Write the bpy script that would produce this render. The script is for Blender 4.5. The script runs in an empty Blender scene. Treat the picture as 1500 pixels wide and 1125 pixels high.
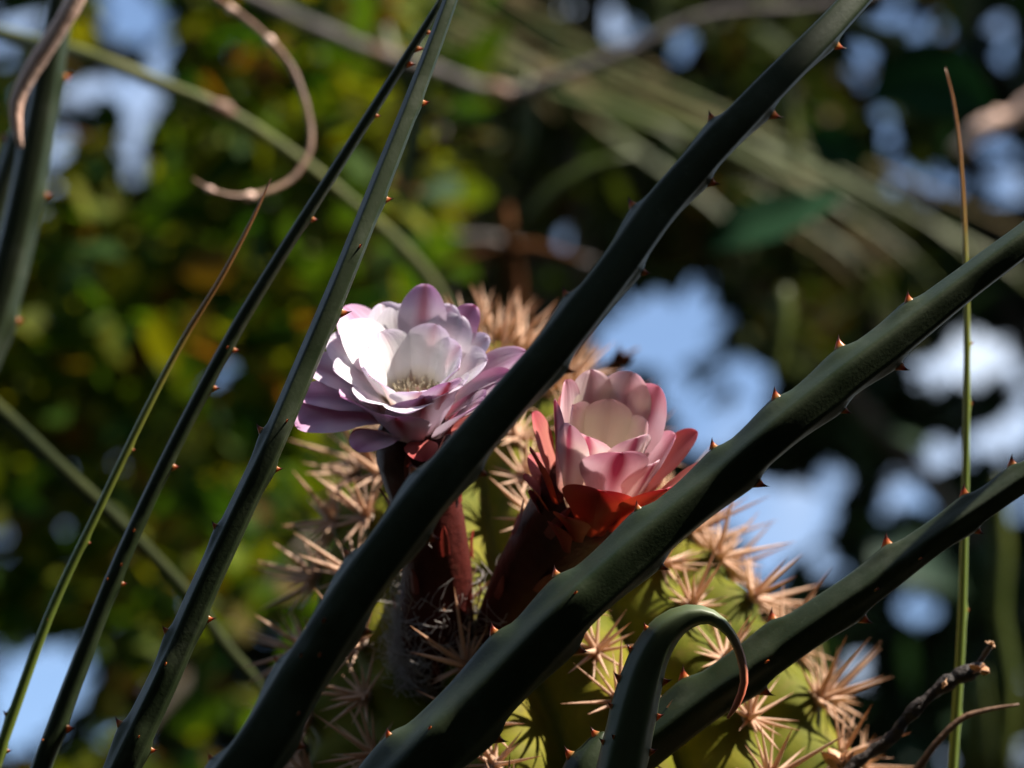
import bpy, math, random
import numpy as np
from mathutils import Vector, Matrix, noise
from math import radians, sin, cos, pi, sqrt, exp

random.seed(7); np.random.seed(7)
scene = bpy.context.scene
COL = scene.collection

# ---------------------------------------------------------------- camera
FPX, CX, CY = 4500.0, 750.0, 562.5          # focal length and centre in photograph pixels (1500 x 1125)
PITCH = radians(25)
CAM = Vector((0, 0, 1.5))
RT = Vector((1, 0, 0)); UP = Vector((0, -sin(PITCH), cos(PITCH))); FW = Vector((0, cos(PITCH), sin(PITCH)))
cd = bpy.data.cameras.new('camera'); cam = bpy.data.objects.new('camera', cd); COL.objects.link(cam)
cam.location = CAM; cam.rotation_euler = (pi/2 + PITCH, 0, 0)
cd.sensor_width = 36; cd.lens = 36*FPX/1500; cd.clip_start = 0.05; cd.clip_end = 2000
cd.dof.use_dof = True; cd.dof.focus_distance = 1.37; cd.dof.aperture_fstop = 5.6
scene.camera = cam

# ---------------------------------------------------------------- sky, sun, exposure
SUN_DIR = Vector((0.62, -0.30, 0.73)).normalized()      # towards the sun
el = math.asin(SUN_DIR.z); az = math.atan2(SUN_DIR.x, SUN_DIR.y)
world = bpy.data.worlds.new('World'); scene.world = world; world.use_nodes = True
nt = world.node_tree; bgn = nt.nodes['Background']
sky = nt.nodes.new('ShaderNodeTexSky'); sky.sky_type = 'NISHITA'; sky.sun_disc = False
sky.sun_elevation = el; sky.sun_rotation = az; sky.air_density = 1.0; sky.dust_density = 0.6; sky.ozone_density = 1.5
wt = nt.nodes.new('ShaderNodeTexCoord'); wn = nt.nodes.new('ShaderNodeTexNoise')      # thin broken cloud over the whole sky
wn.inputs['Scale'].default_value = 9.0; wn.inputs['Detail'].default_value = 4; nt.links.new(wt.outputs['Generated'], wn.inputs['Vector'])
wr = nt.nodes.new('ShaderNodeValToRGB'); wr.color_ramp.elements[0].position = 0.47; wr.color_ramp.elements[1].position = 0.66
wr.color_ramp.elements[1].color = (0.9, 0.9, 0.9, 1); nt.links.new(wn.outputs[0], wr.inputs[0])
wm = nt.nodes.new('ShaderNodeMix'); wm.data_type = 'RGBA'; wm.inputs[7].default_value = (5.0, 5.5, 6.2, 1)
nt.links.new(wr.outputs[0], wm.inputs[0]); nt.links.new(sky.outputs[0], wm.inputs[6])
nt.links.new(wm.outputs[2], bgn.inputs[0]); bgn.inputs[1].default_value = 0.078
sl = bpy.data.lights.new('sun', 'SUN'); sl.energy = 5.0; sl.angle = radians(0.5); sl.color = (1.0, 0.92, 0.82)
so = bpy.data.objects.new('sun', sl); COL.objects.link(so); so.rotation_euler = SUN_DIR.to_track_quat('Z', 'Y').to_euler()
vs = scene.view_settings; vs.view_transform = 'Standard'; vs.look = 'None'; vs.exposure = 1.6; vs.gamma = 1.0
vs.use_curve_mapping = False
scene.render.engine = 'CYCLES'
scene.cycles.use_denoising = True
scene.cycles.max_bounces = 8; scene.cycles.transparent_max_bounces = 8

# ---------------------------------------------------------------- helpers
def P(px, py, d):
    return CAM + RT*((px-CX)/FPX*d) + UP*((CY-py)/FPX*d) + FW*d
def Q(px, py, w, d):
    """a point on a curve: pixel, width in pixels and distance -> world point and radius"""
    return (P(px, py, d), 0.5*w/FPX*d)
def project(v):
    r = v - CAM; d = r.dot(FW)
    return CX + r.dot(RT)/d*FPX, CY - r.dot(UP)/d*FPX, d

def tag(o, label=None, cat=None, group=None, kind=None):
    if label: o['label'] = label
    if cat: o['category'] = cat
    if group: o['group'] = group
    if kind: o['kind'] = kind
    return o
def empty(name, loc=(0, 0, 0)):
    o = bpy.data.objects.new(name, None); o.location = loc; o.empty_display_size = 0.02; COL.objects.link(o); return o
def mesh_obj(name, me, parent=None, mats=()):
    for m in mats: me.materials.append(m)
    o = bpy.data.objects.new(name, me); COL.objects.link(o)
    if parent is not None:
        o.parent = parent; o.matrix_parent_inverse = Matrix.Translation(parent.location).inverted() if parent.parent is None else Matrix()
    return o
def make_mesh(name, verts, faces, smooth=True, uvs=None):
    me = bpy.data.meshes.new(name); me.from_pydata([tuple(v) for v in verts], [], faces)
    if smooth: me.polygons.foreach_set('use_smooth', [True]*len(me.polygons))
    if uvs is not None:
        lay = me.uv_layers.new(name='UVMap')
        li = np.zeros(len(me.loops), dtype=np.int32); me.loops.foreach_get('vertex_index', li)
        lay.data.foreach_set('uv', np.asarray(uvs, dtype=np.float32)[li].ravel())
    me.update(); return me

def N(nt, typ, **kw):
    n = nt.nodes.new(typ)
    for k, v in kw.items(): setattr(n, k, v)
    return n
def new_mat(name):
    m = bpy.data.materials.new(name); m.use_nodes = True; nt = m.node_tree
    for n in list(nt.nodes): nt.nodes.remove(n)
    return m, nt, N(nt, 'ShaderNodeOutputMaterial')
def ramp(nt, fac, stops):
    r = N(nt, 'ShaderNodeValToRGB'); e = r.color_ramp.elements
    while len(e) < len(stops): e.new(0.5)
    for el_, (p, c) in zip(e, stops): el_.position = p; el_.color = (*c, 1)
    nt.links.new(fac, r.inputs[0]); return r.outputs[0]
def mixc(nt, fac, a, b, mode='MIX'):
    m = N(nt, 'ShaderNodeMix', data_type='RGBA', blend_type=mode)
    for sock, v in ((m.inputs[0], fac), (m.inputs[6], a), (m.inputs[7], b)):
        if isinstance(v, (int, float)): sock.default_value = v
        elif isinstance(v, tuple): sock.default_value = (*v, 1)
        else: nt.links.new(v, sock)
    return m.outputs[2]
def math_(nt, op, a, b=None, clamp=False):
    m = N(nt, 'ShaderNodeMath', operation=op, use_clamp=clamp)
    for s, v in zip(m.inputs, (a, b)):
        if v is None: continue
        if isinstance(v, (int, float)): s.default_value = v
        else: nt.links.new(v, s)
    return m.outputs[0]
def noise_tex(nt, scale, detail=4, rough=0.6, stretch=None):
    tc = N(nt, 'ShaderNodeTexCoord'); t = N(nt, 'ShaderNodeTexNoise')
    t.inputs['Scale'].default_value = scale; t.inputs['Detail'].default_value = detail; t.inputs['Roughness'].default_value = rough
    if stretch:
        mp = N(nt, 'ShaderNodeMapping'); mp.inputs['Scale'].default_value = stretch
        nt.links.new(tc.outputs['Object'], mp.inputs[0]); nt.links.new(mp.outputs[0], t.inputs['Vector'])
    else: nt.links.new(tc.outputs['Object'], t.inputs['Vector'])
    return t.outputs[0]

def surf_mat(name, stops, scale=60, rough=0.6, bump=0.0, bump_scale=300, spec=0.4, detail=5, translucent=0.0):
    """bark, skin, soil: principled with noise-driven colour and fine relief"""
    m, nt, out = new_mat(name)
    c = ramp(nt, noise_tex(nt, scale, detail), stops)
    p = N(nt, 'ShaderNodeBsdfPrincipled'); nt.links.new(c, p.inputs['Base Color'])
    p.inputs['Roughness'].default_value = rough; p.inputs['Specular IOR Level'].default_value = spec
    if bump:
        b = N(nt, 'ShaderNodeBump'); b.inputs['Strength'].default_value = bump; b.inputs['Distance'].default_value = 0.002
        nt.links.new(noise_tex(nt, bump_scale, 4), b.inputs['Height']); nt.links.new(b.outputs[0], p.inputs['Normal'])
    sh = p.outputs[0]
    if translucent:
        t = N(nt, 'ShaderNodeBsdfTranslucent'); nt.links.new(c, t.inputs[0])
        mx = N(nt, 'ShaderNodeMixShader'); mx.inputs[0].default_value = translucent
        nt.links.new(sh, mx.inputs[1]); nt.links.new(t.outputs[0], mx.inputs[2]); sh = mx.outputs[0]
    nt.links.new(sh, out.inputs[0]); return m
def leaf_mat(name, cols, trans, tcol, rough=0.45, spec=0.4):
    """foliage: one tint per leaf, thin leaf lets light through"""
    m, nt, out = new_mat(name)
    g = N(nt, 'ShaderNodeNewGeometry')
    k = len(cols)
    c = ramp(nt, g.outputs['Random Per Island'], [(i/(k-1) if k > 1 else 0, col) for i, col in enumerate(cols)])
    p = N(nt, 'ShaderNodeBsdfPrincipled'); nt.links.new(c, p.inputs['Base Color'])
    p.inputs['Roughness'].default_value = rough; p.inputs['Specular IOR Level'].default_value = spec
    t = N(nt, 'ShaderNodeBsdfTranslucent'); nt.links.new(mixc(nt, 1.0, c, tcol, 'MULTIPLY'), t.inputs[0])
    mx = N(nt, 'ShaderNodeMixShader'); mx.inputs[0].default_value = trans
    nt.links.new(p.outputs[0], mx.inputs[1]); nt.links.new(t.outputs[0], mx.inputs[2])
    nt.links.new(mx.outputs[0], out.inputs[0]); return m

# curve sampling ------------------------------------------------------------
def catmull(pts, step):
    """pts: list of (Vector, r) -> resampled list; step in metres"""
    out = []
    n = len(pts)
    for i in range(n-1):
        p0 = pts[max(i-1, 0)]; p1 = pts[i]; p2 = pts[i+1]; p3 = pts[min(i+2, n-1)]
        L = (p2[0]-p1[0]).length; k = max(2, int(L/step))
        d01 = max((p1[0]-p0[0]).length, 1e-6); d12 = max(L, 1e-6); d23 = max((p3[0]-p2[0]).length, 1e-6)
        m1 = (p2[0]-p0[0])*(d12/(d01+d12)) if i > 0 else (p2[0]-p1[0])
        m2 = (p3[0]-p1[0])*(d12/(d12+d23)) if i < n-2 else (p2[0]-p1[0])
        for j in range(k):
            t = j/k; t2 = t*t; t3 = t2*t
            out.append(((2*t3-3*t2+1)*p1[0] + (t3-2*t2+t)*m1 + (-2*t3+3*t2)*p2[0] + (t3-t2)*m2, p1[1]+(p2[1]-p1[1])*t))
    out.append(pts[-1]); return out
def frames(S, ref):
    fr = []
    for i in range(len(S)):
        T = (S[min(i+1, len(S)-1)][0]-S[max(i-1, 0)][0]).normalized()
        Nn = ref - T*ref.dot(T)
        if Nn.length < 0.05: Nn = fr[-1][1] - T*fr[-1][1].dot(T) if fr else T.orthogonal()
        Nn.normalize(); fr.append((T, Nn, T.cross(Nn)))
    return fr
def sweep(name, pts, step, nseg, rad=None, ref=-FW, tip=True, wob=0.0, seed=0):
    """tube along pts; rad(i, s, theta) multiplies the radius. returns mesh, samples, frames"""
    S = catmull(pts, step); fr = frames(S, ref)
    verts, faces = [], []
    acc = 0.0; uvs = []
    for i, ((p, r), (T, A, B)) in enumerate(zip(S, fr)):
        if i: acc += (p-S[i-1][0]).length
        for k in range(nseg):
            th = 2*pi*k/nseg
            f = rad(i, acc, th) if rad else 1.0
            if wob: f *= 1+wob*noise.noise(Vector((cos(th)*1.3+seed, sin(th)*1.3, acc/max(r, 1e-4)*0.5)))
            verts.append(p + (A*cos(th)+B*sin(th))*(r*f)); uvs.append((k/nseg, acc))
    n = len(S)
    for i in range(n-1):
        for k in range(nseg):
            a = i*nseg+k; b = i*nseg+(k+1) % nseg
            faces.append((a, b, b+nseg, a+nseg))
    if tip:
        verts.append(S[-1][0]+fr[-1][0]*S[-1][1]*0.6); uvs.append((0, acc)); t = len(verts)-1
        for k in range(nseg): faces.append(((n-1)*nseg+k, (n-1)*nseg+(k+1) % nseg, t))
        verts.append(S[0][0]); uvs.append((0, 0)); t = len(verts)-1
        for k in range(nseg): faces.append(((k+1) % nseg, k, t))
    return make_mesh(name, verts, faces, True, uvs), S, fr

# ---------------------------------------------------------------- materials
M = {}
M['soil'] = surf_mat('soil', [(0.3, (0.030, 0.026, 0.016)), (0.7, (0.075, 0.06, 0.04))], 3, 0.9, 0.6, 20)
M['bark'] = surf_mat('bark', [(0.3, (0.05, 0.04, 0.03)), (0.7, (0.16, 0.13, 0.10))], 25, 0.85, 0.8, 60)
M['grey_bark'] = surf_mat('grey_bark', [(0.3, (0.05, 0.042, 0.040)), (0.62, (0.13, 0.11, 0.10))], 40, 0.8, 0.6, 150)

# ground: one sheet to the horizon, slightly uneven
def ground():
    n = 60; verts = []; faces = []
    for j in range(n+1):
        for i in range(n+1):
            u = (i/n*2-1); v = (j/n*2-1)
            x = math.copysign(abs(u)**3, u)*600; y = math.copysign(abs(v)**3, v)*600
            verts.append((x, y, 0.05*noise.noise(Vector((x*0.4, y*0.4, 0)))))
    for j in range(n):
        for i in range(n): a = j*(n+1)+i; faces.append((a, a+1, a+n+2, a+n+1))
    o = mesh_obj('ground', make_mesh('ground', verts, faces), None, [M['soil']])
    tag(o, kind='structure')
ground()

# ================================================================ background foliage
# openings in the foliage where the sky shows (photograph pixels: x, y, rx, ry)
SKY = [(195, 25, 50, 50), (128, 132, 32, 24), (205, 135, 38, 34), (205, 180, 22, 30), (235, 100, 26, 22), (190, 243, 24, 22), (86, 225, 16, 22), (22, 30, 46, 24),
       (72, 290, 14, 16), (325, 560, 17, 18), (60, 1000, 78, 58), (25, 1060, 50, 50), (812, 14, 26, 22), (915, 48, 46, 24), (880, 15, 20, 14), (1003, 66, 18, 15),
       (840, 355, 24, 16), (960, 500, 95, 48), (1060, 450, 26, 20), (1010, 428, 24, 20), (935, 440, 34, 22), (870, 505, 34, 40), (1105, 600, 42, 28), (1090, 545, 46, 26), (1010, 590, 44, 44),
       (1045, 640, 50, 34), (1140, 755, 95, 62), (1060, 745, 40, 40), (1112, 838, 42, 30), (1220, 832, 18, 15), (1220, 705, 18, 14), (1250, 980, 28, 26), (1308, 28, 18, 15), (1342, 36, 16, 9),
       (1310, 2, 26, 10), (1256, 102, 13, 24), (1268, 64, 14, 16), (1462, 62, 15, 32), (1290, 206, 16, 14), (1296, 178, 10, 8), (1382, 278, 22, 26), (1316, 268, 14, 18), (1442, 214, 16, 10), (1484, 245, 16, 12), (1475, 275, 16, 10),
       (1390, 540, 72, 32), (1482, 545, 24, 26), (1494, 615, 30, 46), (1382, 670, 19, 18), (1440, 646, 20, 19), (1318, 732, 17, 19), (1352, 730, 19, 20), (1330, 688, 12, 12),
       (1357, 900, 19, 18), (1322, 880, 15, 16), (1493, 722, 16, 20), (1470, 690, 20, 14), (45, 145, 20, 14), (1430, 500, 40, 14), (155, 195, 10, 8), (5, 65, 24, 14)]
SKY = np.array(SKY, float); GROW_K = np.clip(1.25-(SKY[:, 2]-10)/35, 0.25, 1.1)
def in_sky(px, py, grow):
    """grow in px; returns how far (<1 = inside) the nearest opening is"""
    d = ((px[:, None]-SKY[:, 0])/(SKY[:, 2]+grow[:, None]*GROW_K))**2 + ((py[:, None]-SKY[:, 1])/(SKY[:, 3]+grow[:, None]*GROW_K))**2
    return d.min(1) < 1
def unproject_np(px, py, d):
    x = (px-CX)/FPX*d; v = (CY-py)/FPX*d
    return np.array(CAM) + x[:, None]*np.array(RT) + v[:, None]*np.array(UP) + d[:, None]*np.array(FW)
def project_np(p):
    r = p-np.array(CAM); d = r@np.array(FW)
    return CX+(r@np.array(RT))/d*FPX, CY-(r@np.array(UP))/d*FPX, d

LEAF_V = np.array([(0, 0, 0), (0.28, 0, -0.05), (0.68, 0, -0.06), (1, 0, 0.0), (0.25, 0.40, 0.06), (0.66, 0.36, 0.05), (0.25, -0.40, 0.06), (0.66, -0.36, 0.05)], float)
LEAF_F = [(0, 1, 4), (4, 1, 2, 5), (5, 2, 3), (0, 6, 1), (6, 7, 2, 1), (7, 3, 2)]
def leaf_mesh(name, C, size, aspect, droop=0.35, rng=None):
    """one mesh of folded leaves at the points C"""
    n = len(C); rng = rng or np.random.RandomState(1)
    a = rng.uniform(0, 2*pi, n); zt = rng.normal(-droop, 0.45, n)
    X = np.stack([np.cos(a), np.sin(a), zt], 1); X /= np.linalg.norm(X, axis=1)[:, None]
    R = rng.normal(0, 1, (n, 3)); R[:, 2] += 1.0
    Y = np.cross(R, X); Y /= np.linalg.norm(Y, axis=1)[:, None]
    Z = np.cross(X, Y)
    L = size*rng.uniform(0.6, 1.25, n); W = L*aspect*rng.uniform(0.8, 1.2, n)
    bend = rng.uniform(-0.25, 0.05, n)
    tv = LEAF_V
    V = (C[:, None, :] + X[:, None, :]*(tv[None, :, 0:1]-0.5)*L[:, None, None] + Y[:, None, :]*tv[None, :, 1:2]*W[:, None, None]
         + Z[:, None, :]*(tv[None, :, 2:3]*W[:, None, None] + (tv[None, :, 0:1]**2)*(bend*L)[:, None, None]))
    k = len(tv); verts = V.reshape(-1, 3)
    base = np.arange(n)*k
    loops = []; starts = []; pos = 0
    per = sum(len(f) for f in LEAF_F)
    flat = np.array([i for f in LEAF_F for i in f]); lens = np.array([len(f) for f in LEAF_F])
    loop_idx = (base[:, None]+flat[None, :]).ravel()
    st = np.concatenate([[0], np.cumsum(lens)[:-1]])
    loop_start = (np.arange(n)[:, None]*per+st[None, :]).ravel()
    me = bpy.data.meshes.new(name)
    me.vertices.add(len(verts)); me.vertices.foreach_set('co', verts.astype(np.float32).ravel())
    me.loops.add(len(loop_idx)); me.loops.foreach_set('vertex_index', loop_idx.astype(np.int32))
    me.polygons.add(len(loop_start)); me.polygons.foreach_set('loop_start', loop_start.astype(np.int32))
    me.update(calc_edges=True); me.validate()
    return me

def tree(name, label, crown_box, depth, n_clusters, per, spread, size, aspect, mat, trunk_base, trunk_r, seed, dens=None, grow=0.35, limbs=16, droop=0.35, bark='bark', cat='tree'):
    """crown_box in photograph pixels (may reach far outside the frame), depth range in metres"""
    rng = np.random.RandomState(seed)
    x0, x1, y0, y1 = crown_box
    cx, cy, cdp = [], [], []
    while len(cx) < n_clusters:
        px = rng.uniform(x0, x1); py = rng.uniform(y0, y1); d = rng.uniform(*depth)
        ex = ((px-(x0+x1)/2)/((x1-x0)/2)); ey = ((py-(y0+y1)/2)/((y1-y0)/2))
        if abs(ex)**3+abs(ey)**3 > 1.0: continue
        if dens is not None and rng.rand() > dens(px, py): continue
        cx.append(px); cy.append(py); cdp.append(d)
    cx, cy, cdp = map(np.array, (cx, cy, cdp))
    centers = unproject_np(cx, cy, cdp)
    pts = np.repeat(centers, per, 0) + rng.normal(0, spread, (n_clusters*per, 3))*np.array([1, 1, 0.8])
    px, py, dd = project_np(pts)
    keep = (~in_sky(px, py, grow*size/dd*FPX*0.5) | ((rng.rand(len(px)) < 0.035) & ~in_sky(px, py, np.full(len(px), -8.0)))) & (pts[:, 2] > 0.1)
    if dens is not None: keep &= np.array([dens(a, b) > 0.02 for a, b in zip(px, py)])
    pts = pts[keep]
    root = empty(name, trunk_base)
    tag(root, label, cat)
    me = leaf_mesh(name+'_crown', pts, size, aspect, droop, rng)
    mesh_obj('crown', me, root, [mat])
    # trunk and limbs
    tb = Vector(trunk_base); top = Vector(centers.mean(0)); 
    tip_ = tb.lerp(top, 1.0)
    tr = [(tb, trunk_r*1.25), (tb.lerp(tip_, 0.3)+Vector((0.05, 0, 0.1)), trunk_r), (tb.lerp(tip_, 0.65)+Vector((-0.05, 0.02, 0.05)), trunk_r*0.8), (tip_, trunk_r*0.4)]
    me, S, fr = sweep('trunk', tr, 0.08, 10, wob=0.25, seed=seed)
    tk = mesh_obj('trunk', me, root, [M[bark]])
    sel = rng.permutation(len(centers))
    cnt = 0
    for k in sel:
        if cnt >= limbs: break
        c = Vector(centers[k]); s = S[int(rng.uniform(0.45, 0.95)*(len(S)-1))]
        mid = s[0].lerp(c, 0.5)+Vector((rng.normal(0, .06), rng.normal(0, .06), 0.10))
        bad = False
        for t in np.linspace(0, 1, 14):
            q = s[0]*(1-t)**2+mid*2*t*(1-t)+c*t*t
            a, b, dq = project(q)
            if in_sky(np.array([a]), np.array([b]), np.array([4.0]))[0]: bad = True
        if bad: continue
        me, _, _ = sweep('limb', [(s[0], s[1]*0.45), (mid, s[1]*0.28), (c, 0.004)], 0.06, 6, wob=0.15, seed=k)
        mesh_obj('limb', me, root, [M[bark]]); cnt += 1
    return root

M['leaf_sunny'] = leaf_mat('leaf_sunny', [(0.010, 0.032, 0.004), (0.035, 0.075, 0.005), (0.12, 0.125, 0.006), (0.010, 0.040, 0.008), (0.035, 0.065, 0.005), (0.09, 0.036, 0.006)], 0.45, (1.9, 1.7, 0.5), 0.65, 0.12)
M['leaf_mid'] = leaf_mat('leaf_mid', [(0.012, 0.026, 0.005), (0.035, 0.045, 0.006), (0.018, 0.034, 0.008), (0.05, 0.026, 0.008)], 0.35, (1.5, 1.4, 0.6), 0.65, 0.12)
M['leaf_dark'] = leaf_mat('leaf_dark', [(0.012, 0.030, 0.010), (0.020, 0.045, 0.014), (0.014, 0.034, 0.020)], 0.12, (1.2, 1.4, 0.6), 0.5, 0.25)  # shade of the right-hand foliage is put into this darker leaf colour
M['leaf_deep'] = leaf_mat('leaf_deep', [(0.010, 0.020, 0.007), (0.018, 0.028, 0.008), (0.025, 0.022, 0.010)], 0.06, (1.3, 1.3, 0.6), 0.7, 0.1)  # near-black tints carry the deep shade of the far foliage

def sm(a, b, x): t = min(max((x-a)/(b-a), 0), 1); return t*t*(3-2*t)
def d_left(px, py):          # thins out towards the middle of the picture
    return 1-sm(470, 700, px + 0.25*(py-300))
def d_right(px, py): return sm(620, 980, px)
def d_mid(px, py): return sm(350, 620, px)*(1-sm(1150, 1400, px))*(1-sm(330, 620, py))
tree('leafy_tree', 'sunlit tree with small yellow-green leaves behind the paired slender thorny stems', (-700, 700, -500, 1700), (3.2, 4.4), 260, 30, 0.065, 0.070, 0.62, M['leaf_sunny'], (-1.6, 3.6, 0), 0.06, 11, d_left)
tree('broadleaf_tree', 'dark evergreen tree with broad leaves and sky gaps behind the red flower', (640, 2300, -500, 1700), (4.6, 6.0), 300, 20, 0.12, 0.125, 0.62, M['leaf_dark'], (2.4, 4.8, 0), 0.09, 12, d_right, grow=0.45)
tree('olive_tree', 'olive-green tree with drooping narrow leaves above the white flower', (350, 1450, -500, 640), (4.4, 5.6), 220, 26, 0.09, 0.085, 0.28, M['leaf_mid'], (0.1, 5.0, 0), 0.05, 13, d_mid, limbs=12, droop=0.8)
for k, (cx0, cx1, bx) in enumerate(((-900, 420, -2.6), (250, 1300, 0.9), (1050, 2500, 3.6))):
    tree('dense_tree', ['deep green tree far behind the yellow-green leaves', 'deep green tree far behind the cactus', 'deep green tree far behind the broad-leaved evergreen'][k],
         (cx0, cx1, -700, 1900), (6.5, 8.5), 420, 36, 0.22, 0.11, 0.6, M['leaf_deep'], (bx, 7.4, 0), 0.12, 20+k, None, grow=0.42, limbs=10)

# unseen trees added out of frame: their crowns block sky light and sun
def added_shade_tree(label, pts, trunk, seed, size=0.2):
    rng = np.random.RandomState(seed); c = pts(rng)
    c = c[~((c[:, 0] < -1.9) & (c[:, 1] < 0) & (c[:, 2] > 2.4))]  # gap cut in the added crowns to let sky reach the stem flanks
    x, y, _ = project_np(c); d = (c-np.array(CAM))@np.array(FW)
    c = c[~((d > 0) & (x > -220) & (x < 1720) & (y > -220) & (y < 1345))]
    tb = Vector(trunk); top = Vector(c.mean(0)); root = empty('shade_tree', tb); tag(root, label, 'tree')
    mesh_obj('crown', leaf_mesh('shade_crown', c, size, 0.6, 0.3, rng), root, [M['leaf_dark']])
    me, S, fr = sweep('trunk', [(tb, 0.16), (tb.lerp(top, .4)+Vector((0.1, 0, 0)), 0.12), (tb.lerp(top, .8), 0.07), (top, 0.02)], 0.1, 10, wob=0.2)
    mesh_obj('trunk', me, root, [M['bark']])
    for k in range(9):
        s = S[int(len(S)*(0.45+0.05*k))]; e = Vector(c[rng.randint(len(c))])
        me, _, _ = sweep('limb', [(s[0], 0.04), (s[0].lerp(e, .5)+Vector((0, 0, .1)), 0.025), (e, 0.006)], 0.1, 6)
        mesh_obj('limb', me, root, [M['bark']])
U_ = lambda rng, n, x, y, z: np.stack([rng.uniform(*x, n), rng.uniform(*y, n), rng.uniform(*z, n)], 1)
added_shade_tree('spreading shade tree standing opposite the flowering cactus', lambda r: np.concatenate([U_(r, 20000, (-4.6, 4.8), (-3.6, -0.9), (0.2, 5.4)), U_(r, 7000, (-1.2, 4.0), (-1.4, 0.0), (3.4, 4.8))]), (0.4, -2.2, 0), 5)  # added behind the camera to darken the near faces of the stems
added_shade_tree('dense shade tree on the side of the slender thorny stems', lambda r: U_(r, 12000, (-5.0, -1.7), (-1.2, 2.6), (0.2, 2.9)), (-3.2, 0.6, 0), 6)  # added to cut sky light from the left
added_shade_tree('low dense shade tree on the side of the upright reed', lambda r: U_(r, 9000, (2.0, 5.0), (-1.2, 3.0), (0.2, 3.1)), (3.4, 0.8, 0), 7)  # added to cut sky light from the right
def over(r):  # crown added above the frame to keep sun off the background leaves
    p = np.concatenate([U_(r, 16000, (0.2, 6.5), (3.7, 8.5), (0.4, 2.2)), U_(r, 9000, (-2.8, 0.2), (5.2, 8.5), (0.4, 2.0))]); p[:, 2] += 1.7+0.70*p[:, 1]; return p
added_shade_tree('tall tree spreading its crown over the broad-leaved evergreen', over, (5.2, 5.6, 0), 8, 0.22)

def stem_sun_blocker(r):  # leaf slab lined up with the sun, added to shade the thickest stem
    p = U_(r, 13000, (0.4, 2.8), (0.45, 1.145), (3.3, 4.3)); p[:, 1] += SUN_DIR.y/SUN_DIR.z*(p[:, 2]-2.1); return p
added_shade_tree('fine-leaved tree reaching over the thick thorny stems', stem_sun_blocker, (2.6, -0.3, 0), 9, 0.085)

# blurred branches, twigs and fronds between the trees and the cactus ------------------
M['green_twig'] = surf_mat('green_twig', [(0.3, (0.045, 0.058, 0.010)), (0.7, (0.10, 0.105, 0.022))], 30, 0.5, 0.2, 200)
M['dark_twig'] = surf_mat('dark_twig', [(0.3, (0.012, 0.018, 0.005)), (0.7, (0.032, 0.038, 0.010))], 30, 0.8, 0.2, 200, spec=0.1)
M['brown_twig'] = surf_mat('brown_twig', [(0.3, (0.07, 0.033, 0.018)), (0.7, (0.20, 0.11, 0.06))], 50, 0.6, 0.5, 200)
M['pale_twig'] = surf_mat('pale_twig', [(0.3, (0.45, 0.27, 0.20)), (0.7, (0.70, 0.50, 0.40))], 40, 0.6, 0.4, 200)
M['burnt_twig'] = surf_mat('burnt_twig', [(0.3, (0.012, 0.010, 0.009)), (0.7, (0.05, 0.035, 0.028))], 80, 0.7, 1.0, 250)
def twig(name, label, pts, mat, cat='twig', wob=0.12, seed=0, knots=(), knot_mat=None, nseg=10, step=0.006):
    me, S, fr = sweep(name, pts, step, nseg, wob=wob, seed=seed)
    root = mesh_obj(name, me, None, [mat]); tag(root, label, cat)
    for (px, py, w) in knots:
        i = min(range(len(S)), key=lambda i: (project(S[i][0])[0]-px)**2+(project(S[i][0])[1]-py)**2)
        c, r = S[i]; T = fr[i][0]; d = project(c)[2]
        kr = 0.5*w/FPX*d
        km, _, _ = sweep('knot', [(c-T*kr*1.6, r*0.9), (c-T*kr*0.5, kr), (c+T*kr*0.5, kr), (c+T*kr*1.6, r*0.9)], kr*0.3, 10, wob=0.25, seed=seed+px)
        mesh_obj('knot', km, root, [knot_mat or mat])
    return root
def W3(x, y, z, r): return (Vector((x, y, z)), r)
twig('green_branch', 'pale green branch with a brown node crossing behind the curled twig',
     [Q(-500, -120, 26, 2.25), Q(-150, -5, 24, 2.2), Q(0, 48, 22, 2.15), Q(130, 82, 22, 2.1), Q(240, 125, 21, 2.1), Q(325, 160, 18, 2.1), Q(420, 220, 17, 2.15), Q(520, 300, 18, 2.2), Q(590, 365, 22, 2.25), Q(640, 430, 24, 2.3), Q(700, 560, 24, 2.35), Q(740, 900, 24, 2.4), W3(0.05, 2.5, 0, 0.008)],
     M['green_twig'], 'branch', knots=[(322, 158, 25)], knot_mat=M['brown_twig'])
twig('curled_twig', 'thin brown twig curling round like a hook over the leaning reed tip',
     [Q(150, -120, 11, 1.95), Q(320, 0, 10, 1.9), Q(380, 45, 9, 1.88), Q(425, 95, 9, 1.86), Q(450, 160, 9, 1.85), Q(455, 215, 9, 1.84), Q(432, 258, 9, 1.83), Q(395, 280, 9, 1.82), Q(350, 288, 8, 1.81), Q(308, 278, 6, 1.8), Q(282, 262, 3, 1.8)],
     M['brown_twig'], knots=[(360, 288, 13), (312, 279, 10), (398, 55, 13), (345, 15, 12)], knot_mat=M['pale_twig'], wob=0.3)
twig('grey_branch', 'grey sagging branch running behind the tops of the slender thorny stems',
     [Q(150, -130, 22, 3.0), Q(370, -5, 20, 3.0), Q(450, 35, 20, 3.0), Q(545, 75, 21, 3.0), Q(640, 105, 20, 3.0), Q(740, 135, 20, 3.0), Q(830, 110, 18, 3.0), Q(920, 75, 18, 3.0), Q(1040, 22, 14, 3.0), Q(1200, 8, 14, 3.0), Q(1500, -60, 12, 3.0)],
     M['grey_bark'], 'branch', knots=[(550, 77, 26), (735, 133, 28)], knot_mat=M['brown_twig'], wob=0.3)
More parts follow.
